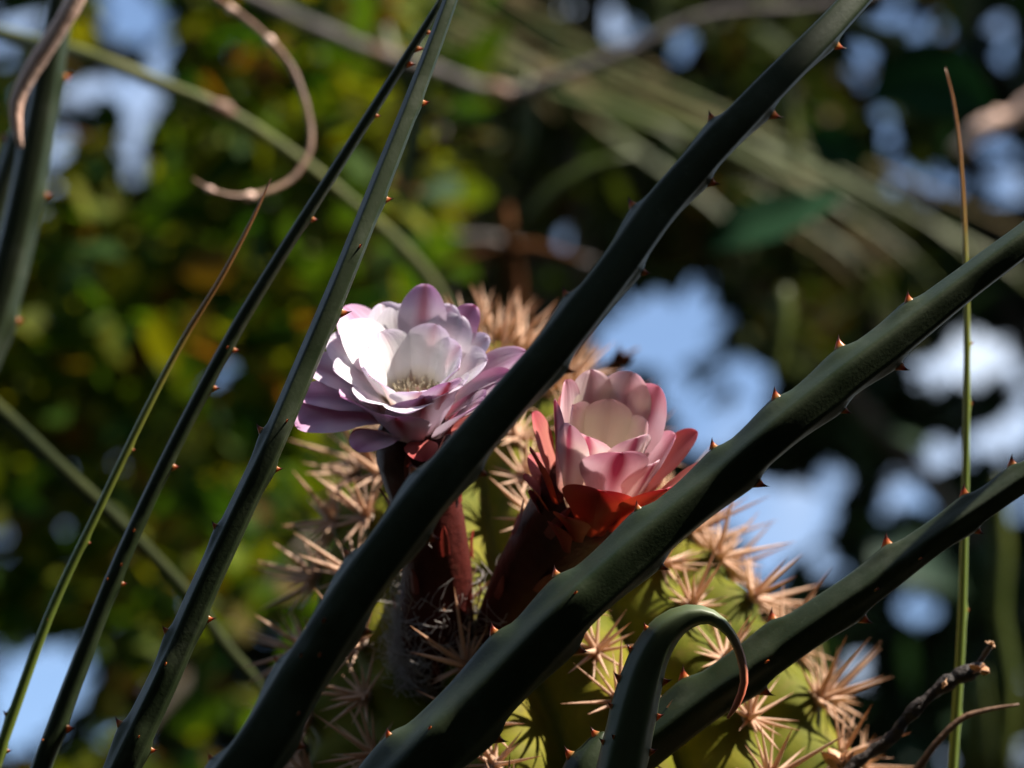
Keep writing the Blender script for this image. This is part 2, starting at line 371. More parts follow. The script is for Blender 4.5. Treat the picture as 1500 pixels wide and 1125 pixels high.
twig('pale_twig', 'pale pinkish bent dry twig in front of the dark thorny stem',
     [Q(170, -150, 30, 1.64), Q(112, -5, 28, 1.64), Q(80, 50, 27, 1.64), Q(45, 105, 26, 1.64), Q(24, 150, 22, 1.64), Q(24, 185, 18, 1.64), Q(30, 215, 8, 1.64)], M['pale_twig'], wob=0.12)
twig('forked_twig', 'blurred pale grey crooked twig hanging behind the white flower',
     [Q(640, 60, 14, 3.6), Q(645, 200, 14, 3.6), Q(655, 290, 16, 3.6), Q(662, 345, 14, 3.6), Q(720, 352, 16, 3.6), Q(800, 372, 14, 3.6), Q(870, 385, 10, 3.6)], M['grey_bark'], wob=0.3)
twig('sunlit_twig', 'short sunlit tan twig among the broad dark leaves',
     [Q(1400, 222, 22, 3.2), Q(1425, 200, 30, 3.2), Q(1455, 180, 34, 3.2), Q(1480, 172, 22, 3.2), Q(1560, 110, 16, 3.2), Q(1700, 60, 14, 3.2)], M['pale_twig'], wob=0.4)
twig('trailing_stem', 'dark green trailing stem slanting down behind the slender thorny stems',
     [Q(-200, 420, 22, 1.9), Q(0, 600, 20, 1.88), Q(90, 685, 20, 1.86), Q(180, 770, 20, 1.85), Q(270, 865, 19, 1.85), Q(330, 945, 18, 1.85), Q(385, 1010, 14, 1.84), Q(480, 1160, 14, 1.84), W3(-0.25, 2.0, 1.0, .006), W3(-0.2, 2.0, 0, .006)], M['dark_twig'], 'stem')

# strap-like blades: a folded ribbon along a curve
def blade(name, pts, mat, parent, seed=0):
    S = catmull(pts, 0.03); fr = frames(S, -FW); V = []; F = []
    for i, ((p, r), (T, A, B)) in enumerate(zip(S, fr)):
        V += [p-B*r, p+A*r*0.35, p+B*r, p-A*r*0.05]
    for i in range(len(S)-1):
        a = i*4
        for k in range(4): F.append((a+k, a+(k+1) % 4, a+4+(k+1) % 4, a+4+k))
    F.append((0, 3, 2, 1)); e = (len(S)-1)*4; F.append((e, e+1, e+2, e+3))
    return mesh_obj(name, make_mesh(name, V, F), parent, [mat])
M['dry_blade'] = surf_mat('dry_blade', [(0.3, (0.03, 0.03, 0.010)), (0.5, (0.10, 0.075, 0.036)), (0.7, (0.04, 0.055, 0.012))], 6, 0.8, spec=0.1, translucent=0.3)
M['rust_blade'] = surf_mat('rust_blade', [(0.3, (0.045, 0.016, 0.006)), (0.7, (0.10, 0.042, 0.014))], 8, 0.8, spec=0.05, translucent=0.35)
M['green_blade'] = surf_mat('green_blade', [(0.3, (0.035, 0.06, 0.008)), (0.7, (0.09, 0.10, 0.012))], 6, 0.5, translucent=0.45)
fr_root = empty('dry_frond', P(700, 40, 3.3)); tag(fr_root, 'blurred tan and olive dry frond with long parallel blades slanting down', 'frond')
rr = random.Random(4)
for k in range(30):
    t = k/29; a = 430+420*t+rr.uniform(-60, 60); b = -90+230*t+rr.uniform(-50, 50); ln = rr.uniform(280, 620); sl_ = rr.uniform(0.38, 0.56)
    c = a+ln; d_ = b+ln*sl_; w = rr.uniform(12, 30); dd = rr.uniform(3.9, 4.6); mt = rr.choice(['dry_blade']*5+['green_blade']*6+['rust_blade'])
    m_ = ((a+c)/2+rr.uniform(-20, 20), (b+d_)/2-rr.uniform(-10, 30))
    blade('blade', [Q(a, b, w*0.5, dd), Q(*m_, w, dd-0.05), Q(c, d_, w*0.7, dd-0.1), Q(c+(c-a)*0.12, d_+(d_-b)*0.2, 6, dd-0.1)], M[mt], fr_root)
rush = empty('strap_plant', P(600, 600, 3.0)); tag(rush, 'blurred green strap leaves hanging behind the thorny stems', 'plant')
for (pts, mt) in [([(615, 60, 20), (612, 170, 34), (598, 250, 34), (585, 310, 12)], 'green_blade'), ([(560, 40, 20), (590, 120, 26), (640, 170, 24), (740, 190, 8)], 'green_blade'),
                  ([(760, 330, 16), (820, 275, 28), (870, 245, 24), (930, 225, 8)], 'green_blade'), ([(770, 110, 16), (772, 200, 26), (760, 260, 8)], 'green_blade'),
                  ([(740, 300, 16), (752, 400, 26), (760, 480, 24), (765, 600, 20)], 'rust_blade'), ([(690, 190, 12), (640, 215, 24), (600, 250, 8)], 'rust_blade'), ([(640, 390, 10), (700, 375, 18), (780, 362, 18), (850, 380, 8)], 'rust_blade'),
                  ([(1150, 420, 16), (1145, 460, 36), (1140, 520, 22), (1135, 560, 6)], 'green_blade'), ([(1462, 700, 14), (1468, 800, 30), (1462, 900, 28), (1480, 1000, 26), (1470, 1150, 24)], 'green_blade'),
                  ([(1150, 110, 14), (1152, 165, 34), (1160, 200, 22), (1165, 240, 6)], 'green_blade'), ([(1250, 40, 14), (1300, 60, 40), (1330, 50, 10)], 'green_blade'), ([(1440, 1150, 40), (1430, 1040, 46), (1440, 980, 12)], 'green_blade'), ([(1180, 1150, 30), (1190, 1000, 40), (1185, 900, 12)], 'green_blade')]:
    blade('blade', [Q(x, y, w, 3.0) for x, y, w in pts], M[mt], rush)
# three broad leaves large enough to see singly
M['teal_leaf'] = leaf_mat('teal_leaf', [(0.008, 0.026, 0.014), (0.010, 0.030, 0.012)], 0.15, (1, 1.4, .7), 0.9, 0.03)
def big_leaf(pts, label):
    S = catmull([Q(x, y, w, d) for x, y, w, d in pts], 0.01); fr = frames(S, -FW); V = []; F = []
    for (p, r), (T, A, B) in zip(S, fr): V += [p-B*r+A*r*.15, p-B*r*.5+A*r*.02, p-A*.004, p+B*r*.5+A*r*.02, p+B*r+A*r*.15]
    for i in range(len(S)-1):
        for k in range(4): a = i*5+k; F.append((a, a+1, a+6, a+5))
    o = mesh_obj('broad_leaf', make_mesh('broad_leaf', V, F), None, [M['teal_leaf']]); tag(o, label, 'leaf')
big_leaf([(1035, 365, 8, 2.7), (1075, 340, 56, 2.7), (1130, 318, 66, 2.72), (1190, 300, 36, 2.75), (1235, 285, 10, 2.8)], 'broad bluish-green leaf beside the black thorny stem')
big_leaf([(1180, 195, 8, 3.0), (1205, 205, 60, 3.0), (1235, 220, 64, 3.0), (1268, 238, 10, 3.0)], 'broad dark leaf with small sky gaps at its edge')
big_leaf([(1275, 150, 10, 3.0), (1310, 125, 80, 3.0), (1365, 118, 120, 3.0), (1420, 140, 70, 3.0), (1455, 165, 10, 3.0)], 'largest dark green leaf behind the upright reed tip')

# ================================================================ cactus
def cactus_skin():
    m, nt, out = new_mat('cactus_skin')
    c = ramp(nt, noise_tex(nt, 14, 5), [(0.3, (0.034, 0.050, 0.003)), (0.5, (0.085, 0.088, 0.005)), (0.7, (0.15, 0.125, 0.009))])
    c2 = mixc(nt, ramp(nt, noise_tex(nt, 90, 3), [(0.55, (0, 0, 0)), (0.75, (1, 1, 1))]), c, (0.10, 0.085, 0.012))
    p = N(nt, 'ShaderNodeBsdfPrincipled'); nt.links.new(c2, p.inputs['Base Color']); p.inputs['Roughness'].default_value = 0.7; p.inputs['Specular IOR Level'].default_value = 0.1
    b = N(nt, 'ShaderNodeBump'); b.inputs['Strength'].default_value = 0.25; b.inputs['Distance'].default_value = 0.001
    nt.links.new(noise_tex(nt, 250, 3), b.inputs['Height']); nt.links.new(b.outputs[0], p.inputs['Normal'])
    nt.links.new(p.outputs[0], out.inputs[0]); return m
def spine_mat():
    m, nt, out = new_mat('spine')
    uv = N(nt, 'ShaderNodeUVMap'); sx = N(nt, 'ShaderNodeSeparateXYZ'); nt.links.new(uv.outputs[0], sx.inputs[0])
    c = ramp(nt, sx.outputs['Y'], [(0.0, (0.24, 0.11, 0.06)), (0.14, (0.60, 0.40, 0.27)), (0.75, (0.74, 0.53, 0.38)), (1.0, (0.46, 0.22, 0.11))])
    oi = N(nt, 'ShaderNodeObjectInfo')
    c = mixc(nt, math_(nt, 'MULTIPLY', oi.outputs['Random'], 0.6), c, (0.48, 0.24, 0.12))
    p = N(nt, 'ShaderNodeBsdfPrincipled'); nt.links.new(c, p.inputs['Base Color']); p.inputs['Roughness'].default_value = 0.5
    t = N(nt, 'ShaderNodeBsdfTranslucent'); nt.links.new(c, t.inputs[0])
    mx = N(nt, 'ShaderNodeMixShader'); mx.inputs[0].default_value = 0.35
    nt.links.new(p.outputs[0], mx.inputs[1]); nt.links.new(t.outputs[0], mx.inputs[2]); nt.links.new(mx.outputs[0], out.inputs[0]); return m
M['cactus'] = cactus_skin(); M['spine'] = spine_mat()
M['areole'] = surf_mat('areole', [(0.3, (0.16, 0.10, 0.07)), (0.7, (0.42, 0.33, 0.26))], 400, 0.9, 1.0, 900)
M['wool'] = surf_mat('wool', [(0.3, (0.30, 0.26, 0.24)), (0.7, (0.55, 0.50, 0.47))], 300, 0.8, translucent=0.3)

def cd_depth(py): return 1.60 + (1060-py)*0.00036*math.tan(PITCH)
AXIS = [(px, py, r) for (px, py, r) in [(724, 506, 6), (722, 522, 52), (716, 560, 104), (713, 650, 172), (726, 750, 236), (748, 900, 308), (800, 1060, 370), (850, 1200, 405), (890, 1400, 425)]]
cax = [Q(px, py, 2*r, cd_depth(py)) for px, py, r in AXIS]
base = cax[-1][0]
cax += [(Vector((base.x+0.02, base.y-0.02, 1.0)), 0.152), (Vector((base.x+0.02, base.y-0.02, -0.02)), 0.15)]
NR = 14; AMP = 0.20; ROT = 0.13; SP = 0.030
SPH = [0.0, 0.5]
def rib(i, s, th):
    k = NR*(th+ROT)/2
    f = 1-AMP*(1-abs(cos(k))**0.85)
    idx = int(round((th+ROT)*NR/(2*pi)))
    near = abs(cos(k))
    f += 0.02*near*cos(2*pi*(s/SP - SPH[idx % 2]))
    return f
me, CS, CF = sweep('body', cax, 0.004, NR*10, rad=rib, ref=Vector((0, -1, 0)), tip=True)
cactus = empty('columnar_cactus', (base.x+0.02, base.y-0.02, 0))
tag(cactus, 'ribbed columnar cactus covered in long tan spines behind the two flowers', 'cactus')
body = mesh_obj('body', me, cactus, [M['cactus']])

# spine meshes
def spine_mesh(k):
    rg = random.Random(k); V = []; F = []; U = []; n = 5; L = 6; cv = rg.uniform(-0.10, 0.10)
    for j in range(L):
        t = j/(L-1)*0.97; r = 0.5*(1-t)**0.8*(1+0.25*exp(-(t/0.06)**2))
        for i in range(n): a = 2*pi*i/n; V.append((cos(a)*r, sin(a)*r, t)); U.append((i/n, t))
    V.append((0, 0, 1)); U.append((0, 1))
    for j in range(L-1):
        for i in range(n): F.append((j*n+i, j*n+(i+1) % n, (j+1)*n+(i+1) % n, (j+1)*n+i))
    for i in range(n): F.append(((L-1)*n+i, (L-1)*n+(i+1) % n, L*n))
    me = make_mesh('spine', V, F, True, U); me.materials.append(M['spine']); return me
SPM = [spine_mesh(k) for k in range(3)]
acc = [0.0]
for i in range(1, len(CS)): acc.append(acc[-1]+(CS[i][0]-CS[i-1][0]).length)
rg = random.Random(21)
areoles = []
for j in range(NR):
    th = 2*pi*j/NR - ROT
    ph = SPH[j % 2]
    k = 0
    while True:
        s = (k+ph)*SP + 0.004; k += 1
        if s > 0.42: break
        i = min(range(len(acc)), key=lambda i: abs(acc[i]-s))
        if i < 1: continue
        if CS[i][1] < 0.012 and j % 3: continue
        (p, r), (T, A, B) = CS[i], CF[i]
        rad_dir = A*cos(th)+B*sin(th)
        r2 = CS[min(i+3, len(CS)-1)]; dr = (r2[1]-CS[max(i-3, 0)][1])/max((r2[0]-CS[max(i-3, 0)][0]).length, 1e-5)
        nrm = (rad_dir - T*dr).normalized()
        pos = p + rad_dir*r*(1.02)
        areoles.append((pos, nrm, -T, s))
# every spine as a record
allsp = []
for ai, (pos, nrm, up, s) in enumerate(areoles):
    t1 = (up - nrm*up.dot(nrm)).normalized(); t2 = nrm.cross(t1)
    nr = rg.randint(12, 15)
    young = 1.25 if s < 0.07 else 1.0
    for q in range(nr):
        a = 2*pi*(q+rg.uniform(-.3, .3))/nr; tilt = radians(rg.uniform(52, 80))*(0.55 if s < 0.05 else 1)
        d = nrm*cos(tilt)+(t1*cos(a)+t2*sin(a))*sin(tilt); L = rg.uniform(0.017, 0.031)*young
        allsp.append((ai, pos, d.normalized(), L, rg.uniform(0.0022, 0.0031)))
    for q in range(rg.randint(2, 3)):
        a = rg.uniform(0, 2*pi); tilt = radians(rg.uniform(8, 42))
        d = nrm*cos(tilt)+(t1*cos(a)+t2*sin(a))*sin(tilt); L = rg.uniform(0.028, 0.046)
        allsp.append((ai, pos, d.normalized(), L, rg.uniform(0.0030, 0.0042)))
def spine_matrix(pos, d, L, w):
    q = d.to_track_quat('Z', 'Y').to_matrix().to_4x4()
    return Matrix.Translation(pos) @ q @ Matrix.Diagonal((w, w, L, 1))
def hid(px, py):         # behind the two thick stems: cannot be among the largest visible ones
    for (x0, y0, x1, y1, w) in ((390, 1060, 850, 470, 45), (640, 1100, 1000, 770, 40)):
        t = ((px-x0)*(x1-x0)+(py-y0)*(y1-y0))/((x1-x0)**2+(y1-y0)**2)
        if 0 < t < 1 and math.hypot(px-x0-t*(x1-x0), py-y0-t*(y1-y0)) < w: return True
    return False
score = []
for si, (ai, pos, d, L, w) in enumerate(allsp):
    px, py, _ = project(pos+d*L*0.5); nrm = areoles[ai][1]
    fc = nrm.dot((CAM-pos).normalized())
    vis = -20 < px < 1520 and 440 < py < 1145 and fc > -0.25 and not hid(px, py)
    score.append((L*(1 if fc > 0 else 0.6) if vis else -1, si))
score.sort(reverse=True)
single = {si for sc_, si in score[:300] if sc_ > 0}
ar_with = sorted({allsp[si][0] for si in single})
ar_obj = {}
def areole_mesh(pos, nrm, seed):
    V = []; F = []; n = 7
    t1 = nrm.orthogonal().normalized(); t2 = nrm.cross(t1); R = 0.0042
    for j, (h, r) in enumerate(((-0.3, 1.0), (0.15, 0.95), (0.45, 0.6))):
        for i in range(n):
            a = 2*pi*i/n; rr_ = R*r*(1+0.2*noise.noise(Vector((cos(a), sin(a), seed))))
            V.append(pos+t1*cos(a)*rr_+t2*sin(a)*rr_+nrm*h*R)
    V.append(pos+nrm*0.6*R)
    for j in range(2):
        for i in range(n): F.append((j*n+i, j*n+(i+1) % n, (j+1)*n+(i+1) % n, (j+1)*n+i))
    for i in range(n): F.append((2*n+i, 2*n+(i+1) % n, 3*n))
    return V, F
restV, restF = [], []
for ai, (pos, nrm, up, s) in enumerate(areoles):
    V, F = areole_mesh(pos, nrm, ai*1.7)
    if ai in ar_with:
        ar_obj[ai] = mesh_obj('areole', make_mesh('areole', V, F), cactus, [M['areole']])
    else:
        b = len(restV); restV += V; restF += [tuple(b+i for i in f) for f in F]
o = mesh_obj('areole', make_mesh('areole_rest', restV, restF), cactus, [M['areole']]); tag(o, kind='stuff')
for si in sorted(single):
    ai, pos, d, L, w = allsp[si]
    o = bpy.data.objects.new('spine', SPM[si % 3]); COL.objects.link(o); o.parent = ar_obj[ai]
    o.matrix_basis = spine_matrix(pos, d, L, w)
sv, sf, su = [], [], []
tv = np.array([v.co[:] for v in SPM[0].vertices]); tf = [tuple(p.vertices) for p in SPM[0].polygons]
for si, (ai, pos, d, L, w) in enumerate(allsp):
    if si in single: continue
    m = np.array(spine_matrix(pos, d, L, w)); b = len(sv)
    sv += list(tv@m[:3, :3].T+m[:3, 3]); sf += [tuple(b+i for i in f) for f in tf]; su += [(0, z) for z in tv[:, 2]]
me = make_mesh('spines', sv, sf, True, su); o = mesh_obj('spine', me, cactus, [M['spine']]); tag(o, kind='stuff')

# ================================================================ flowers
def petal_mat(name, base, mid, tip, rib_c, rib_w=0.22, rib_k=0.8, trans=0.45, m0=0.35, m1=0.75):
    m, nt, out = new_mat(name)
    uv = N(nt, 'ShaderNodeUVMap'); sx = N(nt, 'ShaderNodeSeparateXYZ'); nt.links.new(uv.outputs[0], sx.inputs[0])
    u, s = sx.outputs['X'], sx.outputs['Y']
    nz = noise_tex(nt, 60, 3)
    s2 = math_(nt, 'ADD', s, math_(nt, 'MULTIPLY', math_(nt, 'SUBTRACT', nz, 0.5), 0.22))
    c = ramp(nt, s2, [(0.0, base), (m0, mid), (m1, mid), (1.0, tip)])
    # coloured midrib, stronger towards the tip
    uu = math_(nt, 'DIVIDE', math_(nt, 'SUBTRACT', u, 0.5), rib_w)
    g = math_(nt, 'POWER', 2.718, math_(nt, 'MULTIPLY', math_(nt, 'MULTIPLY', uu, uu), -1.0))
    g = math_(nt, 'MULTIPLY', math_(nt, 'MULTIPLY', g, rib_k), math_(nt, 'ADD', math_(nt, 'MULTIPLY', s, 1.3), -0.05, True), True)
    c = mixc(nt, g, c, rib_c)
    # fine lengthwise veins
    wv = N(nt, 'ShaderNodeTexNoise'); wv.inputs['Scale'].default_value = 1.0; wv.inputs['Detail'].default_value = 2
    mp = N(nt, 'ShaderNodeMapping'); mp.inputs['Scale'].default_value = (26, 1.6, 1); nt.links.new(uv.outputs[0], mp.inputs[0]); nt.links.new(mp.outputs[0], wv.inputs['Vector'])
    c = mixc(nt, math_(nt, 'MULTIPLY', wv.outputs[0], 0.22), c, mixc(nt, 1.0, c, c, 'MULTIPLY'))
    p = N(nt, 'ShaderNodeBsdfPrincipled'); nt.links.new(c, p.inputs['Base Color']); p.inputs['Roughness'].default_value = 0.55; p.inputs['Specular IOR Level'].default_value = 0.25
    b = N(nt, 'ShaderNodeBump'); b.inputs['Strength'].default_value = 0.3; b.inputs['Distance'].default_value = 0.0008
    nt.links.new(wv.outputs[0], b.inputs['Height']); nt.links.new(b.outputs[0], p.inputs['Normal'])
    t = N(nt, 'ShaderNodeBsdfTranslucent'); nt.links.new(c, t.inputs[0])
    mx = N(nt, 'ShaderNodeMixShader'); mx.inputs[0].default_value = trans
    nt.links.new(p.outputs[0], mx.inputs[1]); nt.links.new(t.outputs[0], mx.inputs[2]); nt.links.new(mx.outputs[0], out.inputs[0]); return m
WHITE = (0.90, 0.89, 0.90); CREAM = (0.86, 0.80, 0.62); PINK = (0.68, 0.32, 0.56); MAUVE = (0.66, 0.42, 0.66); RED = (0.36, 0.03, 0.025); DEEP = (0.20, 0.012, 0.012); ROSE = (0.62, 0.20, 0.26)
PM = {
 'in_white': (petal_mat('petal_white_inside', CREAM, WHITE, (0.80, 0.74, 0.84), WHITE, rib_k=0.0, trans=0.52), petal_mat('petal_white_outside', (0.80, 0.62, 0.55), (0.82, 0.79, 0.83), (0.72, 0.60, 0.76), (0.55, 0.22, 0.28), 0.14, 0.75)),
 'mid': (petal_mat('petal_blush_inside', WHITE, (0.82, 0.78, 0.84), MAUVE, (0.66, 0.36, 0.50), 0.16, 0.6, 0.52), petal_mat('petal_blush_outside', (0.76, 0.44, 0.36), (0.80, 0.70, 0.77), (0.70, 0.48, 0.66), (0.40, 0.08, 0.11), 0.13, 1.1, 0.52)),
 'out': (petal_mat('petal_mauve_inside', WHITE, (0.86, 0.76, 0.86), (0.72, 0.44, 0.68), (0.60, 0.25, 0.50), 0.2, 0.5), petal_mat('petal_mauve_outside', (0.50, 0.08, 0.06), (0.60, 0.26, 0.42), (0.52, 0.14, 0.30), (0.36, 0.05, 0.10), 0.2, 0.8)),
 'sepal': (petal_mat('sepal_inside', (0.5, 0.12, 0.08), (0.58, 0.18, 0.16), (0.46, 0.07, 0.08), RED, 0.3, 0.5, 0.4), petal_mat('sepal_outside', DEEP, RED, (0.40, 0.05, 0.05), DEEP, 0.3, 0.7, 0.35)),
 'rose_in': (petal_mat('petal_cream_inside', CREAM, (0.88, 0.80, 0.70), (0.82, 0.62, 0.66), (0.80, 0.58, 0.58), 0.2, 0.3, 0.5), petal_mat('petal_cream_outside', (0.80, 0.55, 0.42), (0.82, 0.72, 0.76), (0.74, 0.52, 0.60), (0.42, 0.10, 0.18), 0.14, 1.1, 0.5)),
 'rose_mid': (petal_mat('petal_rose_inside', CREAM, (0.82, 0.68, 0.70), (0.72, 0.42, 0.50), (0.62, 0.24, 0.30), 0.2, 0.45, 0.5), petal_mat('petal_rose_outside', (0.62, 0.25, 0.16), (0.78, 0.62, 0.68), (0.66, 0.34, 0.44), (0.30, 0.04, 0.09), 0.15, 1.25, 0.5)),
 'rose_out': (petal_mat('petal_coral_inside', (0.70, 0.38, 0.24), (0.70, 0.30, 0.24), (0.60, 0.14, 0.18), (0.5, 0.09, 0.1), 0.25, 0.5, 0.5), petal_mat('petal_coral_outside', (0.38, 0.05, 0.018), (0.58, 0.14, 0.07), (0.52, 0.08, 0.09), (0.22, 0.014, 0.014), 0.20, 0.95, 0.5)),
}
def shape(s, point):
    a = 0.34+0.66*(min(s/0.62, 1)**1.3)
    if s > 0.62: a *= max(1-((s-0.62)/0.38)**(2.2-0.5*point), 0)**0.5
    return a
def petal(parent, C, X, Y, Z, phi, L, Wd, a0, a1, rb, z0, cup, mats, rng_, curl=0.0, point=0.4, name='petal'):
    ns, nu = 17, 11
    Rd = X*cos(phi)+Y*sin(phi); Td = -X*sin(phi)+Y*cos(phi)
    r, z = rb, z0; rows = []; nz = rng_.uniform(0, 50); tw = rng_.uniform(-0.18, 0.18)
    pr = 0
    for j in range(ns):
        s = 1-(1-j/(ns-1))**1.9; ds_ = s-(1-(1-(j-1)/(ns-1))**1.9) if j else 0
        al = a0+(a1-a0)*s + curl*max(s-0.7, 0)**1.5*3
        r += sin(al)*L*ds_; z += cos(al)*L*ds_
        nin = Z*sin(al)-Rd*cos(al)          # towards the inside of the cup
        w = Wd*shape(s, point)
        row = []
        for k in range(nu):
            u = k/(nu-1)*2-1
            off = cup*w*u*u*(1-0.35*s) + 0.05*Wd*noise.noise(Vector((u*1.6+nz, s*2.5, 0))) + tw*w*u*s*0.5
            off -= 0.03*Wd*exp(-(u/0.15)**2)
            ej = 1+0.05*noise.noise(Vector((s*9, u*3, nz)))
            tips = 0.0
            row.append((C+Rd*r+Z*z+Td*(w*u*ej*0.5*2)+nin*off+(Z*cos(al)+Rd*sin(al))*tips, nin, u, s))
        rows.append(row)
    th = 0.00035
    V, U, F, MI = [], [], [], []
    for side in (1, -1):
        for row in rows:
            for (p, n_, u, s) in row: V.append(p+n_*side*th*(1-abs(u)**4)*(1 if s < 0.99 else 0.0)); U.append((u*0.5+0.5, s))
    nn = ns*nu
    for j in range(ns-1):
        for k in range(nu-1):
            a = j*nu+k
            F.append((a, a+nu, a+nu+1, a+1)); MI.append(0)
            F.append((nn+a, nn+a+1, nn+a+nu+1, nn+a+nu)); MI.append(1)
    me = make_mesh(name, V, F, True, U); me.materials.append(mats[0]); me.materials.append(mats[1])
    me.polygons.foreach_set('material_index', MI)
    return mesh_obj(name, me, parent)

def axes(ax):
    Z = (RT*ax[0]+UP*ax[1]-FW*ax[2]).normalized()
    X = (RT - Z*RT.dot(Z)).normalized(); Y = Z.cross(X)      # phi = 0 to the right, 90 away from the lens, 270 towards it
    return X, Y, Z
M['tube'] = surf_mat('flower_tube', [(0.3, (0.032, 0.003, 0.002)), (0.55, (0.055, 0.006, 0.003)), (0.75, (0.05, 0.016, 0.009))], 45, 0.6, 0.4, 200, spec=0.2)  # maroon darkened further: shade over the tubes is put into the colour
M['stamen'] = surf_mat('stamen', [(0.3, (0.80, 0.68, 0.46)), (0.7, (0.86, 0.80, 0.66))], 500, 0.7, translucent=0.3)
def px_m(px, d): return px/FPX*d
def flower(name, label, C, ax, d, rings, tube_pts, seed, wool, scale_n, single=()):
    rng_ = random.Random(seed); X, Y, Z = axes(ax); root = empty(name, tube_pts[0][0]); tag(root, label, 'flower', None)
    for (n, ph0, L, Wd, a0, a1, rb, z0, cup, key, jit, curl, pt, nm) in rings:
        for i in range(n):
            ph = radians(ph0+360*i/n+rng_.uniform(-jit, jit))
            petal(root, C, X, Y, Z, ph, px_m(L, d)*rng_.uniform(0.92, 1.08), px_m(Wd, d)*0.5*rng_.uniform(0.9, 1.12), radians(a0+rng_.uniform(-3, 3)), radians(a1+rng_.uniform(-7, 7)), px_m(rb, d), px_m(z0, d), cup, PM[key], rng_, curl, pt, nm)
    for (ph, L, Wd, a0, a1, rb, z0, cup, key, curl, pt) in single:
        petal(root, C, X, Y, Z, radians(ph), px_m(L, d), px_m(Wd, d)*0.5, radians(a0), radians(a1), px_m(rb, d), px_m(z0, d), cup, PM[key], rng_, curl, pt, 'petal')
    me, S, fr = sweep('tube', tube_pts, 0.004, 20, rad=lambda i, s, th: 1+0.035*cos(8*th+s*60), wob=0.06)
    tube = mesh_obj('tube', me, root, [M['tube']])
    # pointed scales lying on the tube
    for k in range(scale_n):
        t = (k+0.5)/scale_n; i = int((0.12+0.85*t)*(len(S)-1)); th = k*2.399963
        (p, r), (T, A, B) = S[i], fr[i]; Rd = A*cos(th)+B*sin(th)
        Ls = px_m(34+44*t, d); ws = px_m(13+10*t, d); Td = -A*sin(th)+B*cos(th)
        V = []; F = []
        for j in range(6):
            s = j/5; w = ws*0.5*(1-s**2)*(0.7+0.6*s) + 0.0001; lift = 0.0012+0.0022*s*s
            q = p+T*(s*Ls)
            rr_ = S[min(i+int(s*Ls/0.004), len(S)-1)][1]
            c0 = q+Rd*(rr_*1.0+lift)
            V += [c0-Td*w-Rd*(w*w/(2*rr_)), c0+Rd*0.0008, c0+Td*w-Rd*(w*w/(2*rr_))]
        for j in range(5):
            for q in range(2): a = j*3+q; F.append((a, a+1, a+4, a+3))
        mesh_obj('scale', make_mesh('scale', V, F), tube, [M['tube_scale']])
    # stamens
    V, F = [], []
    for k in range(130):
        a = rng_.uniform(0, 2*pi); q = sqrt(rng_.random()); rb = px_m(34, d)*q
        b0 = C+X*cos(a)*rb*0.5+Y*sin(a)*rb*0.5-Z*px_m(15, d)
        tp = C+X*cos(a)*rb*1.1+Y*sin(a)*rb*1.1+Z*px_m(rng_.uniform(2, 14)+8*q, d)
        dirv = (tp-b0).normalized(); e1 = dirv.orthogonal().normalized(); e2 = dirv.cross(e1)
        n0 = len(V); fr_ = 0.00022
        for c in (b0, tp): V += [c+e1*fr_, c+e2*fr_, c-e1*fr_, c-e2*fr_]
        for q_ in range(4): F.append((n0+q_, n0+(q_+1) % 4, n0+4+(q_+1) % 4, n0+4+q_))
        n0 = len(V); R = 0.0008; V += [tp+e1*R, tp+e2*R, tp-e1*R, tp-e2*R, tp+dirv*R*1.6, tp-dirv*R*1.2]
        for q_ in range(4): F += [(n0+q_, n0+(q_+1) % 4, n0+4), (n0+(q_+1) % 4, n0+q_, n0+5)]
    o = mesh_obj('stamens', make_mesh('stamens', V, F, False), root, [M['stamen']]); tag(o, kind='stuff')
    # woolly hairs at the foot of the tube
    V, F = [], []
    for k in range(wool):
        i = int(abs(rng_.gauss(0, 0.16))*(len(S)-1)) % len(S); th = rng_.uniform(0, 2*pi) if rng_.random() < 0.4 else rng_.gauss(-pi/2, 0.7)
        (p, r), (T, A, B) = S[i], fr[i]; Rd = A*cos(th)+B*sin(th); Td = -A*sin(th)+B*cos(th)
        q = p+Rd*r*1.0; v = (T*rng_.uniform(-0.3, 1.2)+Rd*rng_.uniform(0.1, 0.7)+Td*rng_.uniform(-0.9, 0.9)).normalized()
        Lh = rng_.uniform(0.008, 0.022); wv = Rd.cross(v).normalized()*0.00018
        for j in range(6):
            V += [q-wv, q+wv, q+Rd*0.0002]; q = q+v*Lh/5; v = (v-Rd*0.22+Td*rng_.uniform(-.35, .35)+T*rng_.uniform(-.2, .2)).normalized()
            if j:
                n0 = len(V)-6
                for m_ in range(3): F.append((n0+m_, n0+(m_+1) % 3, n0+3+(m_+1) % 3, n0+3+m_))
    if V: o = mesh_obj('wool', make_mesh('wool', V, F), root, [M['wool']]); tag(o, kind='stuff')
    return root
M['tube_scale'] = surf_mat('tube_scale', [(0.3, (0.12, 0.014, 0.010)), (0.7, (0.24, 0.03, 0.02))], 60, 0.5, translucent=0.25)

D1 = 1.44
